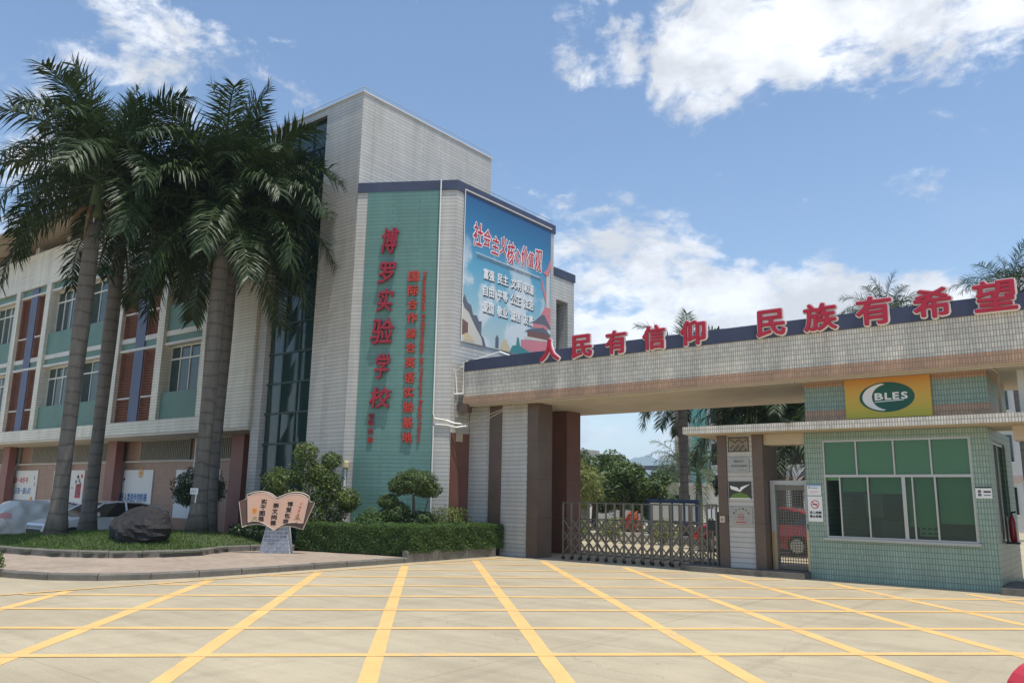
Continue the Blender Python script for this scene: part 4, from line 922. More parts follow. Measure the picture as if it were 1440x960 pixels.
def put(src, k, loc):
    o = src if not used[k] else src.copy()
    if used[k]: COL.objects.link(o); o.parent = rgt
    used[k] = True; o.location = loc
for i in range(ng):
    x = gx0+gp*i+10.4; put(post, 0, (x, 0, 0))
    for y in (-.22, .22): put(wheel, 1, (x, y, 0))
for i in range(ng-2):
    x = gx0+gp*i+10.4
    for z in (.14, .45): put(bars[0], 2, (x, -.245, z)); put(bars[1], 3, (x, -.232, z+.62)); put(bars[0], 2, (x, .245, z)); put(bars[1], 3, (x, .232, z+.62))
hd = B(-8.22, -7.98+.0, 18.3, 18.9, .02, 1.36).build('motor_unit', 'dark_metal', rgt)
mb = MB(); mb.box(-8.5, -8.46, 18.3, 18.34, 0.05, 1.5); mb.box(-8.26, -8.22, 18.3, 18.34, .05, 1.5); mb.box(-8.5, -8.22, 18.3, 18.34, 1.5, 1.54); mb.build('end_frame', 'steel', rgt)
B(-8.455, -8.265, 18.31, 18.33, .92, 1.16).build('display', 'dark_metal', rgt)
for x in (-8.45, -8.34): B(x, x+.08, 18.31, 18.33, 1.2, 1.42).build('paper_notice', 'paper', rgt)

def ped_gate(label, x0, x1):
    t = thing('pedestrian_gate', label, 'gate', ((x0+x1)/2, 18.45, .12))
    mb = MB(); mb.box(x0, x0+.11, 18.38, 18.52, .12, 2.1); mb.box(x1-.11, x1, 18.38, 18.52, .12, 2.1); mb.box(x0+.11, x1-.11, 18.38, 18.52, 2.0, 2.1); mb.build('frame', 'frame_grey', t)
    for x in (x0, x1-.11): B(x+.002, x+.108, 18.375, 18.38, .12, .95).build('kick_plate', 'brass', t)
    B(x0+.11, x1-.11, 18.41, 18.49, .14, .22).build('bottom_rail', 'steel', t); B(x0+.11, x1-.11, 18.405, 18.495, 1.88, 1.99).build('top_rail', 'steel', t)
    for x in np.arange(x0+.15, x1-.12, .058): B(x-.007, x+.007, 18.44, 18.455, .22, 1.88).build('bar', 'steel', t)
    for z in np.arange(.27, 1.86, .06): B(x0+.11, x1-.11, 18.455, 18.468, z-.008, z+.008).build('bar', 'steel', t)
    MB().tube([(x1-.05, 18.37, 1.02), (x1-.05, 18.33, 1.05), (x1-.05, 18.33, 1.15)], .018, 6).build('handle', 'dark_metal', t)
ped_gate('steel lattice pedestrian gate between the plaque pillar and the guard booth', -6.93, -6.03)
ped_gate('steel lattice pedestrian gate on the far side of the guard booth', -1.95, -.6)

# ================================================================== BOOK SIGN
bk = thing('book_sign', 'open book shaped sign with black characters on a grey brick pedestal', 'sign', (-17.74, 12.76, .118), R(38.5))
bx = np.array([math.cos(R(38.5)), math.sin(R(38.5)), 0]); bn = np.array([bx[1], -bx[0], 0]); bs = np.array([-17.74, 12.76, .118])
ped = MB().slab([(-.39, 0), (.39, 0), (.27, .74), (-.24, .74)], bs-bn*.16, bx, UP, .3).build('pedestal', 'sign_joint', bk)
for r in range(8):
    z0, z1 = .008+.092*r, .008+.092*r+.072; o_ = .1*(r % 2)
    for k in range(-3, 4):
        u0, u1 = k*.2+o_-.09, k*.2+o_+.09
        lf = lambda z: -.39+.15*z/.74; rt = lambda z: .39-.12*z/.74
        u0, u1 = max(u0, lf(z0)+.008), min(u1, rt(z0)-.012)
        if u1-u0 > .03: MB().slab([(u0, z0), (u1, z0), (u1, z1), (u0, z1)], bs+bn*(.139+random.uniform(0, .004)), bx, UP, .012).build('brick', 'sign_stone', ped)
def arc(p, q, h, n=10):
    return [(p[0]+(q[0]-p[0])*t, p[1]+(q[1]-p[1])*t+h*math.sin(math.pi*t**.85)) for t in np.linspace(0, 1, n)]
cov = [(-.85, .63)]+arc((-.85, .63), (-.02, .60), .10)[1:]+arc((-.02, .60), (.70, .60), .08)[1:]+[(.96, 1.28), (.83, 1.30), (.80, 1.44)]+arc((.80, 1.44), (-.02, 1.38), .12)[1:]+arc((-.02, 1.38), (-.78, 1.46), .12)[1:]+[(-.80, 1.34), (-.98, 1.27)]
MB().slab(cov, bs+bn*.14, bx, UP, .05).build('cover', 'book_brown', bk)
def outline(pts, w, off, m, name):
    P = [bs+bn*off+bx*a+UP*b for a, b in pts]; MB().tube(P+[P[0]], w, 4, False).build(name, m, bk)
outline(cov, .010, .19, 'book_edge', 'edge_trim')
page = [(-.70, .76)]+arc((-.70, .76), (-.02, .57), .10)[1:]+arc((-.02, .57), (.70, .76), .10)[1:]+[(.80, 1.38)]+arc((.80, 1.38), (-.01, 1.33), .13)[1:]+arc((-.01, 1.33), (-.76, 1.41), .13)[1:]
MB().slab(page, bs+bn*.192, bx, UP, .035).build('page', 'book_face', bk)
outline(page, .009, .225, 'book_edge', 'edge_trim')
def bc(ch, a, b, w, h, m='ink_black', of=.03): text('character', ch, bs+bn*.228+bx*a+UP*b, bx, UP, w, h, m, bk, .004, of)
for col, a in (('博爱包容', .27), ('崇文尚德', -.09), ('实干图强', -.40)):
    for k, ch in enumerate(col): bc(ch, a-.028*k*(1 if a > .2 else .5), {.27: 1.17, -.09: 1.13, -.40: 1.22}[a]-.145*k, .145, .125)
for k, ch in enumerate('博罗精神'): bc(ch, .575-.02*k, 1.13-.095*k, .055, .055, 'ink_red', .01)
bc('「', .60, 1.23, .06, .03, 'ink_red'); bc('」', .50, .78, .06, .03, 'ink_red')
MB().slab([(-.61, .99), (-.50, .99), (-.50, 1.11), (-.61, 1.11)], bs+bn*.228, bx, UP, .003).build('seal', 'ink_orange', bk); bc('印', -.60, 1.0, .09, .10, 'ink_red', .01)
for a0, b0, sg in ((-.63, .80, 1), (.64, .84, -1)):
    for k in range(7):
        an = R(20+22*k); l = .065; c_ = (a0+sg*.06*k*.5, b0+.03*(k % 3)); d = (math.cos(an)*sg, math.sin(an))
        MB().slab([c_, (c_[0]+d[0]*l*.5-d[1]*.010, c_[1]+d[1]*l*.5+d[0]*.010), (c_[0]+d[0]*l, c_[1]+d[1]*l), (c_[0]+d[0]*l*.5+d[1]*.010, c_[1]+d[1]*l*.5-d[0]*.010)], bs+bn*.228, bx, UP, .003).build('leaf_print', 'leaf_print', bk)

# ================================================================== ROCK
def rock(name, label, c, r, seed, m='rock'):
    g = np.random.default_rng(seed); nu, nv = 40, 22; V = []
    pl = g.normal(0, 1, (26, 3)); pl /= np.linalg.norm(pl, axis=1)[:, None]; di = g.uniform(.66, .98, 26)
    for j in range(nv+1):
        for i in range(nu):
            th, ph = math.pi*j/nv, 2*math.pi*i/nu; d = np.array([math.sin(th)*math.cos(ph), math.sin(th)*math.sin(ph), math.cos(th)])
            k = pl@d; s = min(1.05, np.min(np.where(k > .2, di/np.maximum(k, .2), 9)))
            s *= 1+.035*math.sin(d[0]*11+seed)*math.sin(d[1]*13)+.025*math.sin(d[2]*23+d[0]*17)
            V.append(np.array(c)+d*s*np.array(r))
    F = [[j*nu+i, j*nu+(i+1) % nu, (j+1)*nu+(i+1) % nu, (j+1)*nu+i] for j in range(nv) for i in range(nu)]
    return tag(finish(name, V, F, m), label, 'rock')
rock('boulder', 'big dark grey boulder on the grass in front of the white car', (-20.3, 10.5, .62), (.95, .85, .60), 5)

# ================================================================== PALMS
def frond_mesh(name, Lr, e0, droop, seed, m, nl=58, ll=.9, hang=.5):
    g = np.random.default_rng(seed); n = 16; P = [np.zeros(3)]; T = []
    for i in range(n):
        t = i/n; e = e0-droop*t**1.35; d = np.array([math.cos(e), 0.05*math.sin(t*3+seed), math.sin(e)]); T.append(d); P.append(P[-1]+d*Lr/n)
    T.append(T[-1]); P = np.array(P); T = np.array(T); mb = MB()
    mb.tube([p for p in P[::2]], [.05*(1-.88*i/(n/2))+.004 for i in range(n//2+1)], 4)
    for i in range(nl):
        t = .13+.87*(i/(nl-1)); u = t*n; k = min(int(u), n-1); f = u-k; p = P[k]*(1-f)+P[k+1]*f; tg = T[k]
        up = np.cross(tg, (0, 1., 0)); up = -up/np.linalg.norm(up); up = up if up[2] >= 0 else -up
        for sd in (-1, 1):
            ln = ll*(.42+.58*math.sin(math.pi*min(1, .12+t*.84)))*g.uniform(.85, 1.12); lift = g.choice([-.35, .0, .45])+g.normal(0, .12)
            d1 = tg*(.42+.5*t*t)+np.array([0, sd, 0])*.85+up*lift; d1 /= np.linalg.norm(d1)
            d2 = d1+np.array([0, 0, -hang*g.uniform(.7, 1.4)]); d2 /= np.linalg.norm(d2)
            w = np.cross(d1, up+np.array([0, 0, .2])); w = w/(np.linalg.norm(w)+1e-9)*.025
            a, b = p+d1*ln*.5, p+d1*ln*.5+d2*ln*.55
            mb.poly([p-w*.5, p+w*.5, a+w, a-w, b], [[0, 1, 2, 3], [3, 2, 4]])
    me = bpy.data.meshes.new(name); me.from_pydata([tuple(v) for v in mb.v], [], mb.f); me.materials.append(MATS[m]); me.update(); return me
FR = {}
for m, nl in (('palm_leaf', 76), ('palm_leaf_far', 40), ('palm_leaf_mid', 48)):
    FR[m] = [[frond_mesh('frond', l*r_, R(e), R(d), s, m, nl, .92, hg) for s, r_ in ((1, 1.), (2, .92))] for l, e, d, hg in ((3.6, 86, 30, .15), (3.7, 72, 80, .35), (4.0, 50, 100, .5), (4.2, 26, 100, .6), (4.3, 2, 88, .6), (4.1, -28, 58, .5))]
def palm(label, x, y, z0, zsh, r, m='palm_leaf', scale=1., counts=(1, 4, 6, 6, 4, 2), seed=1, group=None, lean=0.):
    g = random.Random(seed); t = thing('royal_palm', label, 'palm tree', (x, y, z0), 0, group)
    h = zsh-z0; pts = []; rr = []
    for k in range(15):
        u = k/14; pts.append((lean*u*u, 0, h*u)); rr.append(r*(.88+.62*math.exp(-u*16)+.20*math.exp(-((u-.72)/.22)**2)-.04*u))
    trunk = MB().tube(pts, rr, 16, True).build('trunk', 'trunk_palm', t, local=True, smooth=True)
    sl_ = 1.55*scale; MB().tube([(lean, 0, h), (lean, 0, h+.25*scale), (lean, 0, h+.9*scale), (lean, 0, h+sl_)], [r*.84, r*.92, r*.7, r*.38], 14).build('crownshaft', 'crownshaft', t, local=True, smooth=True)
    for lv, n in enumerate(counts):
        a0 = g.uniform(0, 6.28)
        for k in range(n):
            o = bpy.data.objects.new('frond', FR[m][lv][g.randrange(2)]); COL.objects.link(o); o.parent = t
            o.location = (lean, 0, h+sl_-.12*lv*scale); o.rotation_euler = (g.uniform(-.25, .25), g.uniform(-.12, .12), a0+6.283*k/n+g.uniform(-.3, .3)); s = scale*g.uniform(.9, 1.08); o.scale = (s, s, s)
    if m == 'palm_leaf' and h > 8:
        for k in range(2):
            an = g.uniform(0, 6.28); c_, s_ = math.cos(an), math.sin(an); P = []; rr2 = []
            for q in range(7):
                u = q/6; d = r*.85+.55*u-.1*u*u; P.append((lean+c_*d, s_*d, h+.35-.1*u-1.1*u*u*(.5+.5*(k % 2)))); rr2.append(.07*math.sin(math.pi*(.12+.86*u))+.008)
            MB().tube(P, rr2, 5).build('dry_sheath', 'dry_sheath', t, local=True, smooth=True)
    return t
palm('royal palm with a slim grey trunk rising in front of the covered car', -23.2, 9.65, lz(-23.2, 9.65)-.03, 9.3, .215, counts=(2, 6, 8, 8, 5, 2), seed=3)
palm('royal palm with its trunk beside the parked white car', -26.95, 12.15, lz(-26.95, 12.15)-.03, 10.1, .22, counts=(2, 6, 8, 8, 5, 2), seed=12)
p3 = palm('royal palm with the thickest trunk and a small white tag', -21.6, 12.8, lz(-21.6, 12.8)-.03, 9.1, .235, counts=(2, 6, 8, 9, 8, 6), seed=21, scale=1.06)
palm('royal palm standing close behind the tagged palm', -23.2, 14.12, lz(-23.2, 14.12)-.03, 9.5, .22, counts=(2, 6, 8, 8, 7, 5), seed=34)
tg_ = thing('tree_tag', 'small white card tied to the thick palm trunk', 'tag', (-21.35, 12.45, 1.5), R(38.5))
to = np.array([-21.36, 12.49, 1.55])+bn*.02; MB().slab([(-.12, 0), (.10, 0), (.10, .17), (-.12, .17)], to, bx, UP, .012).build('card', 'paper', tg_)
MB().slab([(.03, -.24), (.06, -.24), (.07, 0), (.04, 0)], to, bx, UP, .008).build('ribbon', 'paper', tg_)
for k in range(3): MB().slab([(-.09, .04+.04*k), (.06, .04+.04*k), (.06, .055+.04*k), (-.09, .055+.04*k)], to+bn*.0125, bx, UP, .002).build('printed_line', 'ink_grey', tg_)

# ================================================================== HEDGE, BUSHES, TOPIARY
def hedge(label, path, w, z0, z1, n, m='hedge_leaf', size=.05):
    """clipped hedge along path: leafy skin over a dark core"""
    P = [np.array(p, float) for p in path]; c = np.mean(P, 0); t = thing('clipped_hedge', label, 'hedge', (c[0], c[1], z0)); mb = MB(); pts = []; nn = []
    for i in range(len(P)-1):
        a, b = P[i], P[i+1]; d = b-a; ln = np.linalg.norm(d); d /= ln; q = np.array([-d[1], d[0]])
        k = int(n*ln)
        u = RNG.uniform(-.05, ln+.05, k); f = RNG.choice(3, k, p=[.45, .45, .10]); v = np.where(f == 0, RNG.uniform(0, w, k), np.where(f == 1, 0., w)); z = np.where(f == 0, z1, RNG.uniform(z0+.04, z1, k))
        bump = .018*np.sin(u*5.1+i)+.014*np.sin(u*11+v*7)+.012*np.sin(z*15+u*8)+RNG.normal(0, .017, k)
        v = v+np.where(f == 1, -bump, np.where(f == 2, bump, 0)); z = z+np.where(f == 0, bump, 0)
        pts.append(np.column_stack([a+d*u[:, None]+q*v[:, None], z])); nn.append(np.where((f == 0)[:, None], np.array([0, 0, 1.]), np.where((f == 1)[:, None], np.array([-q[0], -q[1], .3]), np.array([q[0], q[1], .3]))))
        for e_, sg in ((0., -1), (ln, 1)):
            ke = int(n*.55*w); v2 = RNG.uniform(0, w, ke); z2 = RNG.uniform(z0+.04, z1, ke); u2 = e_+sg*(.0+RNG.normal(.01, .025, ke)+.03*np.sin(v2*9+z2*11))
            pts.append(np.column_stack([a+d*u2[:, None]+q*v2[:, None], z2])); nn.append(np.tile(np.array([d[0]*sg, d[1]*sg, .3]), (ke, 1)))
        c4 = [a+q*.06+d*.06, b+q*.06-d*.06, b+q*(w-.06)-d*.06, a+q*(w-.06)+d*.06]; mb.prism([tuple(x) for x in c4], z0, z1-.06)
    leaves('foliage', np.concatenate(pts), np.concatenate(nn), size, m, t, asp=.45, jit=.75)
    mb.build('dark_core', 'dark_fill', t); return t  # solid dark core added inside the leaves to block light
pw = kerb('planter_wall', [(-14.52, 14.25), (-14.52, 17.72)], .16, -.02, .27, 1.15)
hedge('long clipped green hedge under the teal panel', [(-18.15, 13.72), (-14.6, 14.44)], 1.1, .118, .85, 5600, size=.042)
hedge('short clipped hedge on the low planter wall beside the gate pillar', [(-14.50, 14.36), (-14.50, 17.95)], 1.3, .17, .87, 5600, size=.042)
MB().prism([(-14.68, 14.4), (-14.68, 17.7), (-15.9, 17.6), (-16.4, 16.9), (-18.6, 15.55), (-18.6, 13.9), (-18.1, 13.6)], -.02, .11).build('planting_bed', 'soil'); tag(bpy.data.objects['planting_bed'], None, None, None, 'structure')
bu = thing('flowering_bush', 'tall loose green bush behind the book sign', 'bush', (-18.45, 14.35, .1))
for k, (dx, dy) in enumerate(((0, 0), (.25, .1), (-.2, .15), (.1, -.2))): MB().tube([(-18.45+dx*.3, 14.35+dy*.3, .1), (-18.45+dx, 14.35+dy, .9), (-18.45+dx*3, 14.35+dy*2, 1.9)], [.05, .04, .015], 6).build('stem', 'trunk_bark', bu)
c = np.array([-18.45, 14.35]); bl_ = []
for a_, z_, r_ in ((-.15, 2.75, .36), (-.72, 1.95, .44), (-.35, 2.2, .45), (.15, 2.2, .42), (.38, 2.55, .30), (.55, 1.75, .42), (.95, 1.5, .36), (.0, 1.6, .55), (-.55, 1.4, .42), (.5, 1.2, .45), (1.15, 1.35, .26), (-.95, 1.6, .26), (-.1, 1.1, .55), (.2, 2.0, .4)):
    p_ = c+np.array([bx[0], bx[1]])*a_+RNG.normal(0, .12, 2); bl_.append(((p_[0], p_[1], z_), (r_, r_, r_*.85), 900*r_/.4))
crown('foliage', bl_, .085, 'bush_leaf', bu, asp=.42)
sp_ = thing('round_shrub', 'dark round shrub half hidden behind the two thick palm trunks', 'shrub', (-25.1, 14.75, .0))
MB().tube([(-25.1, 14.75, -.1), (-25.05, 14.75, 1.2)], [.07, .05], 7).build('stem', 'trunk_bark', sp_)
crown('foliage', [((-25.1, 14.75, 1.75), (.85, .75, .72), 4200), ((-24.6, 14.95, 1.7), (.55, .5, .5), 1500), ((-25.6, 14.6, 1.55), (.4, .4, .4), 900)], .08, 'dark_leaf', sp_)
MB().poly([]).v
tp = thing('topiary_tree', 'cloud pruned topiary tree with flat leafy pads before the teal panel', 'tree', (-15.75, 15.55, .1))
tb = np.array([-15.75, 15.55]); X2 = np.array([bx[0], bx[1]])
def tpt(a_, z_): p = tb+X2*a_; return (p[0], p[1], z_)
MB().tube([tpt(.06, .1), tpt(.02, .6), tpt(.08, 1.1), tpt(.05, 1.65)], [.06, .05, .045, .03], 8).build('trunk', 'trunk_bark', tp)
for q in ([tpt(.03, .7), tpt(-.3, .95), tpt(-.5, 1.2)], [tpt(.05, .8), tpt(.3, .9), tpt(.45, 1.5)], [tpt(.04, .5), tpt(-.15, .65)]): MB().tube(q, [.035, .028, .02][:len(q)], 6).build('limb', 'trunk_bark', tp)
for a_, z_, rx, rz_, n_ in ((.05, 1.98, .60, .32, 4400), (.42, 1.78, .40, .22, 2000), (-.32, 1.86, .36, .24, 1600), (-.62, 1.45, .30, .20, 1400), (-.40, 1.15, .42, .30, 2200), (.30, .98, .42, .22, 1800), (-.1, .85, .46, .26, 2000)):
    q = tpt(a_, z_); o = crown('leaf_pad', [(q, (rx, rx*.85, rz_), int(n_*1.5))], .068, 'topiary_leaf', tp, asp=.35, jit=.6)
for lab, x, y, r_, h_ in (('low dome shrub left of the topiary tree', -16.55, 14.95, .5, .42), ('low dome shrub right of the topiary tree', -15.3, 16.55, .62, .52)):
    t = thing('dome_shrub', lab, 'shrub', (x, y, .1)); MB().tube([(x, y, .1), (x, y, .8)], .05, 6).build('stem', 'trunk_bark', t)
    crown('foliage', [((x, y, .84), (r_, r_, h_), 3400)], .06, 'bush_leaf' if r_ > .55 else 'hedge_leaf', t)
t = thing('low_shrub', 'small green shrub at the end of the pavement kerb', 'shrub', (-17.0, 6.0, .1)); MB().tube([(-17.0, 6.0, .0), (-17.0, 6.0, .3)], .02, 5).build('stem', 'trunk_bark', t)
crown('foliage', [((-17.02, 5.98, .3), (.24, .24, .24), 700)], .07, 'bush_leaf', t)
t = thing('low_shrub', 'dark leafy shrub at the lawn corner beside the book sign', 'shrub', (-20.0, 13.9, .3)); MB().tube([(-20.0, 13.9, .2), (-20., 13.9, .6)], .03, 5).build('stem', 'trunk_bark', t)
crown('foliage', [((-20.2, 13.9, .55), (.8, .7, .35), 2600), ((-19.3, 13.8, .5), (.6, .5, .35), 1500), ((-21.2, 14.2, .5), (.7, .5, .3), 1500)], .08, 'dark_leaf', t)

# ================================================================== CARS
def car(name, label, loc, rz, paint, plate=True):
    """hatchback: nose toward local -Y"""
    t = thing(name, label, 'car', loc, rz)
    st = [(-2.2, .50, .66, .62), (-2.12, .28, .74, .76), (-1.7, .20, .86, .86), (-.95, .20, .98, .88), (-.2, .20, .99, .89), (.9, .20, 1.0, .89), (1.6, .22, 1.02, .87), (2.05, .3, 1.0, .80), (2.15, .5, .9, .70)]
    V, F = [], []; k = 10
    for y, z0, zb, w in st:
        sec = [(w*.86, z0), (w, z0+.18), (w*1.01, (z0+zb)/2), (w*.97, zb-.06), (w*.88, zb)]
        V += [(x, y, z) for x, z in sec]+[(-x, y, z) for x, z in sec[::-1]]
    for i in range(len(st)-1): F += [[i*k+j, i*k+(j+1) % k, (i+1)*k+(j+1) % k, (i+1)*k+j] for j in range(k)]
    F += [list(range(k))[::-1], [(len(st)-1)*k+j for j in range(k)]]
    body = finish('body', V, F, paint, t, local=True, smooth=False)
    cs = [(-1.05, .98, .84), (-.35, 1.40, .68), (.2, 1.47, .66), (1.0, 1.44, .66), (1.75, 1.28, .70), (2.02, 1.02, .78)]
    V = []
    for y, z, w in cs: V += [(.86, y, .96), (w, y, z-.05), (w-.1, y, z), (-w+.1, y, z), (-w, y, z-.05), (-.86, y, .96)]
    F = []
    for i in range(len(cs)-1): F += [[i*6+j, i*6+j+1, (i+1)*6+j+1, (i+1)*6+j] for j in range(5)]
    gl = finish('cabin_glass', V, F, 'car_glass', t, local=True)
    mb = MB()
    for i in range(1, 4):
        (y, z, w), (y2, z2, w2) = cs[i], cs[i+1]; e = .012
        mb.poly([(w+.01, y, z-.07), (w-.08, y, z+e), (-w+.08, y, z+e), (-w-.01, y, z-.07), (w2+.01, y2, z2-.07), (w2-.08, y2, z2+e), (-w2+.08, y2, z2+e), (-w2-.01, y2, z2-.07)], [[0, 1, 5, 4], [1, 2, 6, 5], [2, 3, 7, 6]])
    for s in (1, -1):
        for (ya, za, wa), (yb, zb, wb_) in (((-1.05, .97, .86), (-.35, 1.38, .70)), ((.45, .97, .88), (.45, 1.44, .68)), ((2.0, 1.0, .80), (1.70, 1.27, .72))):
            mb.tube([(s*wa, ya, za), (s*wb_, yb, zb)], .04, 4)
    mb.build('roof', paint, t, local=True)
    for s in (1, -1):
        for y in (-1.35, 1.35):
            w = MB().tube([(s*.70, y, .32), (s*.90, y, .32)], .32, 18).build('wheel', 'rubber', t, local=True)
            MB().tube([(s*.88, y, .32), (s*.915, y, .32)], .21, 12).build('rim', 'alu', w, local=True)
        MB().poly([(s*.50, -2.19, .62), (s*.72, -2.10, .60), (s*.83, -1.80, .74), (s*.62, -2.10, .74)], [[0, 1, 2, 3]]).build('headlight', 'lamp_glass', t, local=True)
        MB().tube([(s*.92, -.70, 1.02), (s*1.06, -.66, 1.04)], [.05, .08], 6).build('mirror', paint, t, local=True)
        MB().tube([(s*.905, .30, .82), (s*.915, .42, .82)], .018, 5).build('handle', 'alu', t, local=True)
    B(-.5, .5, -2.215, -2.17, .42, .56).build('grille', 'dark_metal', t, local=True)
    return t
car('parked_car', 'white hatchback parked nose out behind the palms', (-28.95, 13.5, -.22), R(2), 'car_white')
car('parked_car', 'white car mostly hidden beyond the covered car', (-35.6, 13.9, -.3), R(-3), 'car_white')
car('parked_car', 'red car inside the gate, seen through the lattice', (-9.9, 25.6, 0), R(-90), 'car_red')
cv = thing('covered_car', 'car under a loose grey dust cover beside the white hatchback', 'car', (-31.9, 12.0, -.3), R(-2))
def cover():
    nu, nv = 70, 40; V = []
    prof = lambda y: np.interp(y, [-2.3, -2.2, -1.6, -.9, -.3, .9, 1.7, 2.2, 2.3], [.55, .80, .98, 1.08, 1.50, 1.54, 1.36, 1.05, .7])
    g = np.random.default_rng(3); f = g.uniform(-1, 1, (12, 4))
    for i in range(nu+1):
        y = -2.3+4.6*i/nu; zt = prof(y); w = .98-.10*abs(y/2.3)**6
        for j in range(nv+1):
            s = -1+2*j/nv; a = abs(s); sg = 1 if s > 0 else -1
            if a < .45: x = a/.45*.66*(1 if zt > 1.2 else 1.15); z = zt-.04*(a/.45)**3
            else: q = (a-.45)/.55; x = .66*(1 if zt > 1.2 else 1.15)+(w+.06*q-.66*(1 if zt > 1.2 else 1.15))*min(1, q*1.5)**.7; z = zt-.04-(zt-.30)*q**1.25
            wr = sum(.012*math.sin(6*(f[k, 0]*y*2.2+f[k, 1]*z*3+f[k, 2]*3)+k) for k in range(12))*(1.3 if a > .4 else .35)
            fold = .035*math.sin(y*9+z*4+math.sin(z*3)*2)*max(0, a-.4)*1.8
            V.append((sg*(x+wr+fold), y, z+wr*.35))
    F = np.array([[i*(nv+1)+j, i*(nv+1)+j+1, (i+1)*(nv+1)+j+1, (i+1)*(nv+1)+j] for i in range(nu) for j in range(nv)])
    finish('dust_cover', V, F, 'car_cover', cv, local=True, smooth=True)
cover()
for s in (1, -1):
    for y in (-1.4, 1.35):
        w = MB().tube([(s*.66, y, .30), (s*.86, y, .30)], .30, 16).build('wheel', 'rubber', cv, local=True); MB().tube([(s*.85, y, .30), (s*.875, y, .30)], .2, 12).build('rim', 'alu', w, local=True)
MB().poly([(.99, -1.0, .93), (1.05, -.6, .93), (1.05, -.65, 1.1), (.99, -.95, 1.1)], [[0, 1, 2, 3]]).build('patch', 'ink_pink', cv, local=True)

# red plastic barrier standing on the court, mostly outside the frame
rb = thing('plastic_barrier', 'red plastic road barrier at the edge of the court', 'barrier', (-0.27, 5.82, 0))
mat('plastic_red', (.62, .05, .075), .45, .08, 4.)
rx_ = np.array([math.cos(R(38.5)), math.sin(R(38.5)), 0]); ro = np.array([-0.74, 5.36, 0.])
prof = [(0, .0), (0, .12), (.05, .16), (.05, .50)]+[(.05+.26*(1-math.cos(a_)), .50+.26*math.sin(a_)) for a_ in np.linspace(.15, math.pi/2, 8)]+[(1.3-.26*(1-math.sin(a_)), .50+.26*math.cos(a_)) for a_ in np.linspace(0, math.pi/2-.15, 8)]+[(1.35, .5), (1.35, .16), (1.4, .12), (1.4, 0)]
MB().slab(prof, ro-np.cross(rx_, UP)*.14, rx_, UP, .28).build('body', 'plastic_red', rb)
q_ = ro+rx_*.7+UP*.76; MB().tube([q_, q_+UP*.04], .05, 8).build('filler_cap', 'dark_metal', rb)

# ================================================================== INSIDE THE GATE
def tree(name, label, x, y, h, r, blobs, m, size=.16, group=None, seed=0):
    g = random.Random(seed); t = thing(name, label, 'tree', (x, y, 0), 0, group)
    MB().tube([(x, y, 0), (x+.05, y, h*.35), (x, y, h*.6)], [r*1.3, r, r*.6], 8).build('trunk', 'trunk_bark', t)
    for c_, r_, n_ in blobs[:4]: MB().tube([(x, y, h*.4), ((x+c_[0])/2, (y+c_[1])/2, (h*.45+c_[2])/2), c_], [r*.5, r*.35, r*.15], 5).build('limb', 'trunk_bark', t)
    crown('crown', blobs, size, m, t, asp=.5); return t
def mk(x, y, h, w, n, seed, lo=.3):
    g = random.Random(seed); out = []
    for k in range(n):
        a_ = g.uniform(0, 6.28); q = g.uniform(.1, .75)*w; z = h*g.uniform(lo, .86); rr = w*g.uniform(.3, .48)
        out.append(((x+q*math.cos(a_), y+q*math.sin(a_), z), (rr, rr, rr*.75), int(620*rr/.9*1.3)))
    return out
tree('garden_tree', 'dense broadleaf tree inside the gate by the left pillar', -25.5, 40, 4.3, .16, mk(-25.5, 40, 4.5, 2.5, 13, 1), 'tree_leaf', .2, 'trees inside the gate')
tree('garden_tree', 'rounded broadleaf tree beside the inner drive', -22.6, 38.2, 3.9, .14, mk(-22.6, 38.2, 4.1, 2.0, 12, 2), 'tree_leaf', .2, 'trees inside the gate')
tree('garden_tree', 'small dark tree left of the low white building', -20.6, 38.5, 3.0, .12, mk(-20.6, 38.5, 3.2, 1.5, 9, 3), 'tree_leaf', .18, 'trees inside the gate')
tree('garden_tree', 'yellowish clipped round tree behind the gate pillar', -20.4, 30.6, 3.0, .12, [((-20.4, 30.6, 2.2), (1.15, 1.1, 1.05), 4200), ((-20.9, 30.5, 1.5), (.9, .9, .8), 1800)], 'tree_leaf_yellow', .12, 'trees inside the gate')
tree('garden_tree', 'dark evergreen tree right of the inner palm trunk', -14.6, 36, 2.9, .12, mk(-14.6, 36, 3.1, 1.6, 9, 5), 'dark_leaf', .2, 'trees inside the gate')
tree('garden_tree', 'leafy tree seen above the pedestrian gate', -10.3, 36, 4.0, .12, mk(-10.3, 36, 4.6, 1.8, 10, 6), 'tree_leaf', .2, 'trees inside the gate')
tree('garden_tree', 'tall dark tree far behind the low white building', -31, 60, 4.6, .2, mk(-31, 60, 4.4, 2.6, 10, 7), 'dark_leaf', .3, 'trees inside the gate')
for i, (x, y, lab) in enumerate(((-18.2, 27.2, 'low yellow green shrub inside the gate by the left pillar'), (-16.9, 27.8, 'low yellow green shrub left of the red flowers'), (-14.4, 27.3, 'low yellow green shrub right of the red flowers'))):
    t = thing('low_shrub', lab, 'shrub', (x, y, 0)); MB().tube([(x, y, 0), (x, y, .4)], .04, 5).build('stem', 'trunk_bark', t)
    crown('foliage', [((x, y, .5), (.62, .6, .42), 1300)], .09, 'tree_leaf_yellow', t)
fp = thing('flower_display', 'red and orange flower display inside the gate', 'flowers', (-15.55, 27.0, 0))
MB().tube([(-15.55, 27.0, 0), (-15.55, 27.0, .42)], [.34, .45], 12).build('pot', 'white_paint', fp)
crown('blossom', [((-15.55, 27.0, .70), (.45, .4, .36), 420), ((-15.5, 27.0, 1.0), (.25, .25, .2), 130)], .11, 'red_petal', fp); crown('foliage', [((-15.55, 27.0, .6), (.5, .45, .3), 300)], .1, 'tree_leaf', fp)
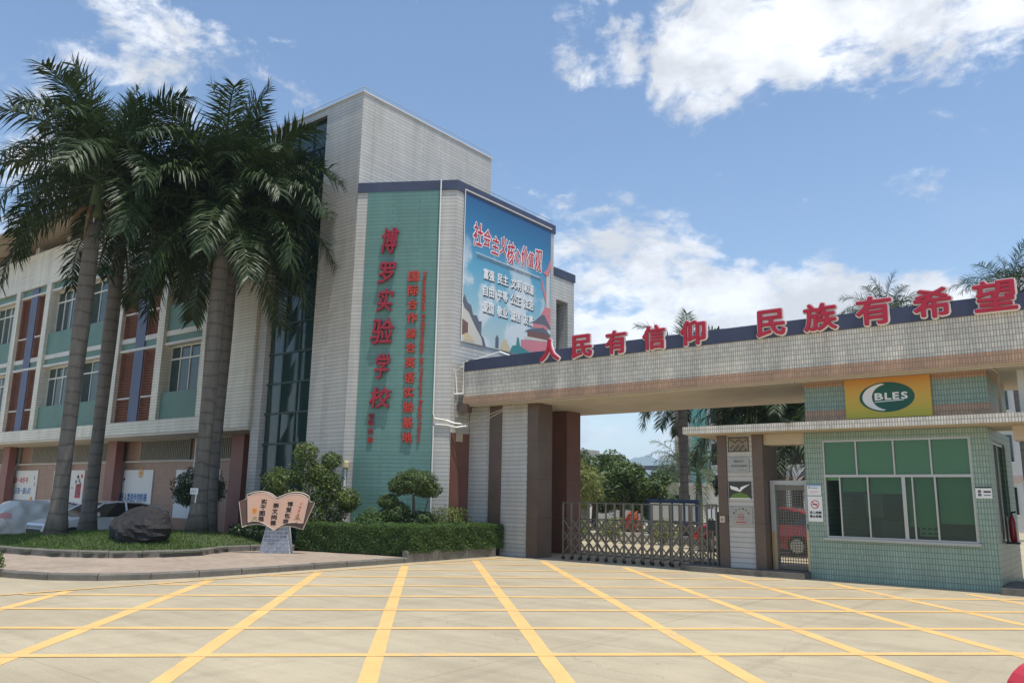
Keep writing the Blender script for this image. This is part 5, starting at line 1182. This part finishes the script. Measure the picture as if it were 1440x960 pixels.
lk = thing('low_planter', 'long low white planter wall beyond the gate', 'planter', (-14.5, 29.2, 0)); B(-21, -9.5, 29.0, 29.3, 0, .22).build('wall', 'white_paint', lk); B(-21, -9.5, 28.99, 29.31, .22, .26).build('coping', 'trim', lk)
flat('ink_navy', (.03, .07, .17), .6)
nb_ = thing('notice_board', 'blue framed notice board with white sheets inside the gate', 'notice board', (-16.5, 32.2, 0))
for x in (-17.65, -15.35): B(x-.05, x+.05, 32.15, 32.25, 0, 1.6).build('post', 'ink_navy', nb_)
B(-17.7, -15.3, 32.2, 32.25, .62, 1.62).build('panel', 'ink_navy', nb_); B(-17.75, -15.25, 32.1, 32.35, 1.60, 1.66).build('roof', 'ink_navy', nb_)
for k in range(4): B(-17.6+.57*k, -17.14+.57*k, 32.185, 32.199, .75, 1.5).build('sheet', 'paper', nb_)
lb = thing('low_building', 'low white flat roofed building beyond the inner garden', 'building', (-28, 54, 0))
B(-33, -24.5, 52, 58, 0, 2.6).build('wall', 'far_white', lb); B(-33.4, -24.1, 51.6, 58.4, 2.6, 2.85).build('roof', 'far_white', lb)
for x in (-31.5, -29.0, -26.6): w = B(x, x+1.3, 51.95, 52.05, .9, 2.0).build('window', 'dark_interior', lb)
sh = thing('shed_roof', 'dark blue steel shed roof on posts above the inner garden', 'shed', (-29, 62, 0))
B(-34.5, -29.5, 61, 65, 4.2, 4.5).build('roof', 'ink_slate', sh)
for x in (-34.2, -32.6, -31.2, -29.8): B(x-.12, x+.12, 61.1, 61.3, 0, 4.2).build('post', 'ink_slate', sh)
for x in (-33.4, -31.9): MB().tube([(x-.7, 61.2, 4.2), (x+.6, 61.2, 2.9)], .09, 4).build('brace', 'ink_slate', sh)
fl = thing('flat_roof_house', 'grey flat roofed house corner behind the left gate pillar', 'building', (-31, 42, 0))
B(-44, -30, 41, 47, 0, 3.9).build('rear_wall', 'far_white', fl); B(-37, -26.2, 39.9, 40.6, 0, 3.9).build('wall', 'wall_tile', fl); B(-37.3, -25.7, 39.6, 40.9, 3.9, 4.45).build('roof', 'wall_tile', fl)
tbk = thing('teaching_building', 'tall white and teal teaching building behind the inner palms', 'building', (-16, 62, 0))
B(-30.2, 12, 60, 72, 0, 13).build('wall', 'far_white', tbk); B(-30.4, 12.2, 59.7, 72.2, 13, 13.5).build('roof', 'far_pink', tbk)
for x0_, x1_, m in ((-30.3, -29.3, 'far_pink'), (-28.8, -27.6, 'far_teal'), (-22.6, -21.4, 'far_teal'), (-16.4, -15.2, 'far_teal'), (-10.2, -9.0, 'far_teal'), (-4, -2.8, 'far_teal')): B(x0_, x1_, 59.75, 60.2, 0, 13).build('pier', m, tbk)
for zf in (.8, 4.1, 7.4, 10.6):
    for x in np.arange(-27.2, 10, 3.1):
        if any(abs(x+.9-c_) < 1.5 for c_ in (-22, -15.8, -9.6, -3.4)): continue
        w = B(x, x+1.9, 59.93, 60.05, zf+.3, zf+2).build('window', 'car_glass', tbk)
        mb = MB(); mb.box(x-.06, x+1.96, 59.88, 59.93, zf+.22, zf+.3); mb.box(x+.91, x+.97, 59.88, 59.93, zf+.3, zf+2); mb.build('frame', 'white_paint', w)
    B(-30.25, 12, 59.8, 60.1, zf+2.35, zf+2.75).build('floor_band', 'far_pink', tbk)
palm('royal palm inside the gate with a tall bare trunk before the teaching building', -16.9, 34.2, 0, 6.5, .22, 'palm_leaf', .85, (1, 3, 6, 8, 7, 4), 41)
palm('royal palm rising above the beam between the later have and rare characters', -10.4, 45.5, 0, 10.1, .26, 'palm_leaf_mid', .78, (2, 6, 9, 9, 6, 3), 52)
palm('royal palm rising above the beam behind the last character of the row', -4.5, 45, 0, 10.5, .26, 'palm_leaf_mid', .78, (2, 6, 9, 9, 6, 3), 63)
palm('royal palm with its trunk behind the pedestrian gate by the plaque pillar', -9.9, 27.2, 0, 3.9, .2, 'palm_leaf', .7, (1, 3, 6, 7, 6, 4), 74)
palm('royal palm with dark hanging fronds behind the canopy slot', -11.8, 29.5, 0, 4.0, .22, 'palm_leaf', .72, (1, 3, 6, 8, 8, 5), 107)
palm('royal palm with low dark fronds left of the booth sign wall', -8.3, 28.5, 0, 3.7, .2, 'palm_leaf', .72, (1, 3, 6, 8, 8, 5), 118)
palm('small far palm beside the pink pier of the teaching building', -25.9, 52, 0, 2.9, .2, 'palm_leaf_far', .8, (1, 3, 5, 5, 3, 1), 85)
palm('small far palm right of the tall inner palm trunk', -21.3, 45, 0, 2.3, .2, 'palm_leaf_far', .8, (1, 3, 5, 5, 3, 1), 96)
st_ = rock('garden_stone', 'pale speckled garden stone beside the gate motor', (-8.75, 20.4, .45), (.28, .3, .52), 9, 'ink_tan'); st_['category'] = 'stone'

# far mountain and the air between
def mountain():
    V = []; nx_, ny_ = 90, 14; cx, cy = -1470., 2580.
    for j in range(ny_+1):
        for i in range(nx_+1):
            u = -1+2*i/nx_; v = -1+2*j/ny_; x = u*1000; y = v*260; x0_ = x*2; y0_ = y*2
            h = 70*math.exp(-((x+10)/80)**2)+48*math.exp(-((x-95)/95)**2)+26*math.exp(-((x+120)/110)**2)+34*math.exp(-((x+330)/150)**2)+48*math.exp(-((x-420)/240)**2)+40*math.exp(-((x+600)/260)**2)
            h *= max(0, 1-v*v)*(1+.07*math.sin(x*.05+v*3)+.05*math.sin(x*.13+v*7)+.03*math.sin(x*.31))
            c_, s_ = math.cos(R(29)), math.sin(R(29)); V.append((cx+x0_*c_-y0_*s_, cy+x0_*s_+y0_*c_, h*1.6-4))
    F = np.array([[j*(nx_+1)+i, j*(nx_+1)+i+1, (j+1)*(nx_+1)+i+1, (j+1)*(nx_+1)+i] for j in range(ny_) for i in range(nx_)])
    tag(finish('hills', V, F, 'mountain', smooth=True), None, None, None, 'structure')
mountain()
hz, ntz, pz = newmat('haze_air'); ntz.nodes.remove(pz)
pv = add(ntz, 'ShaderNodeVolumePrincipled'); pv.inputs['Color'].default_value = (.62, .80, 1, 1); pv.inputs['Density'].default_value = .00032; pv.inputs['Anisotropy'].default_value = .2
ntz.links.new(pv.outputs[0], ntz.nodes['Material Output'].inputs['Volume'])
tag(B(-3900, 3900, -3900, 4200, -10, 190).build('haze', 'haze_air'), None, None, None, 'stuff')
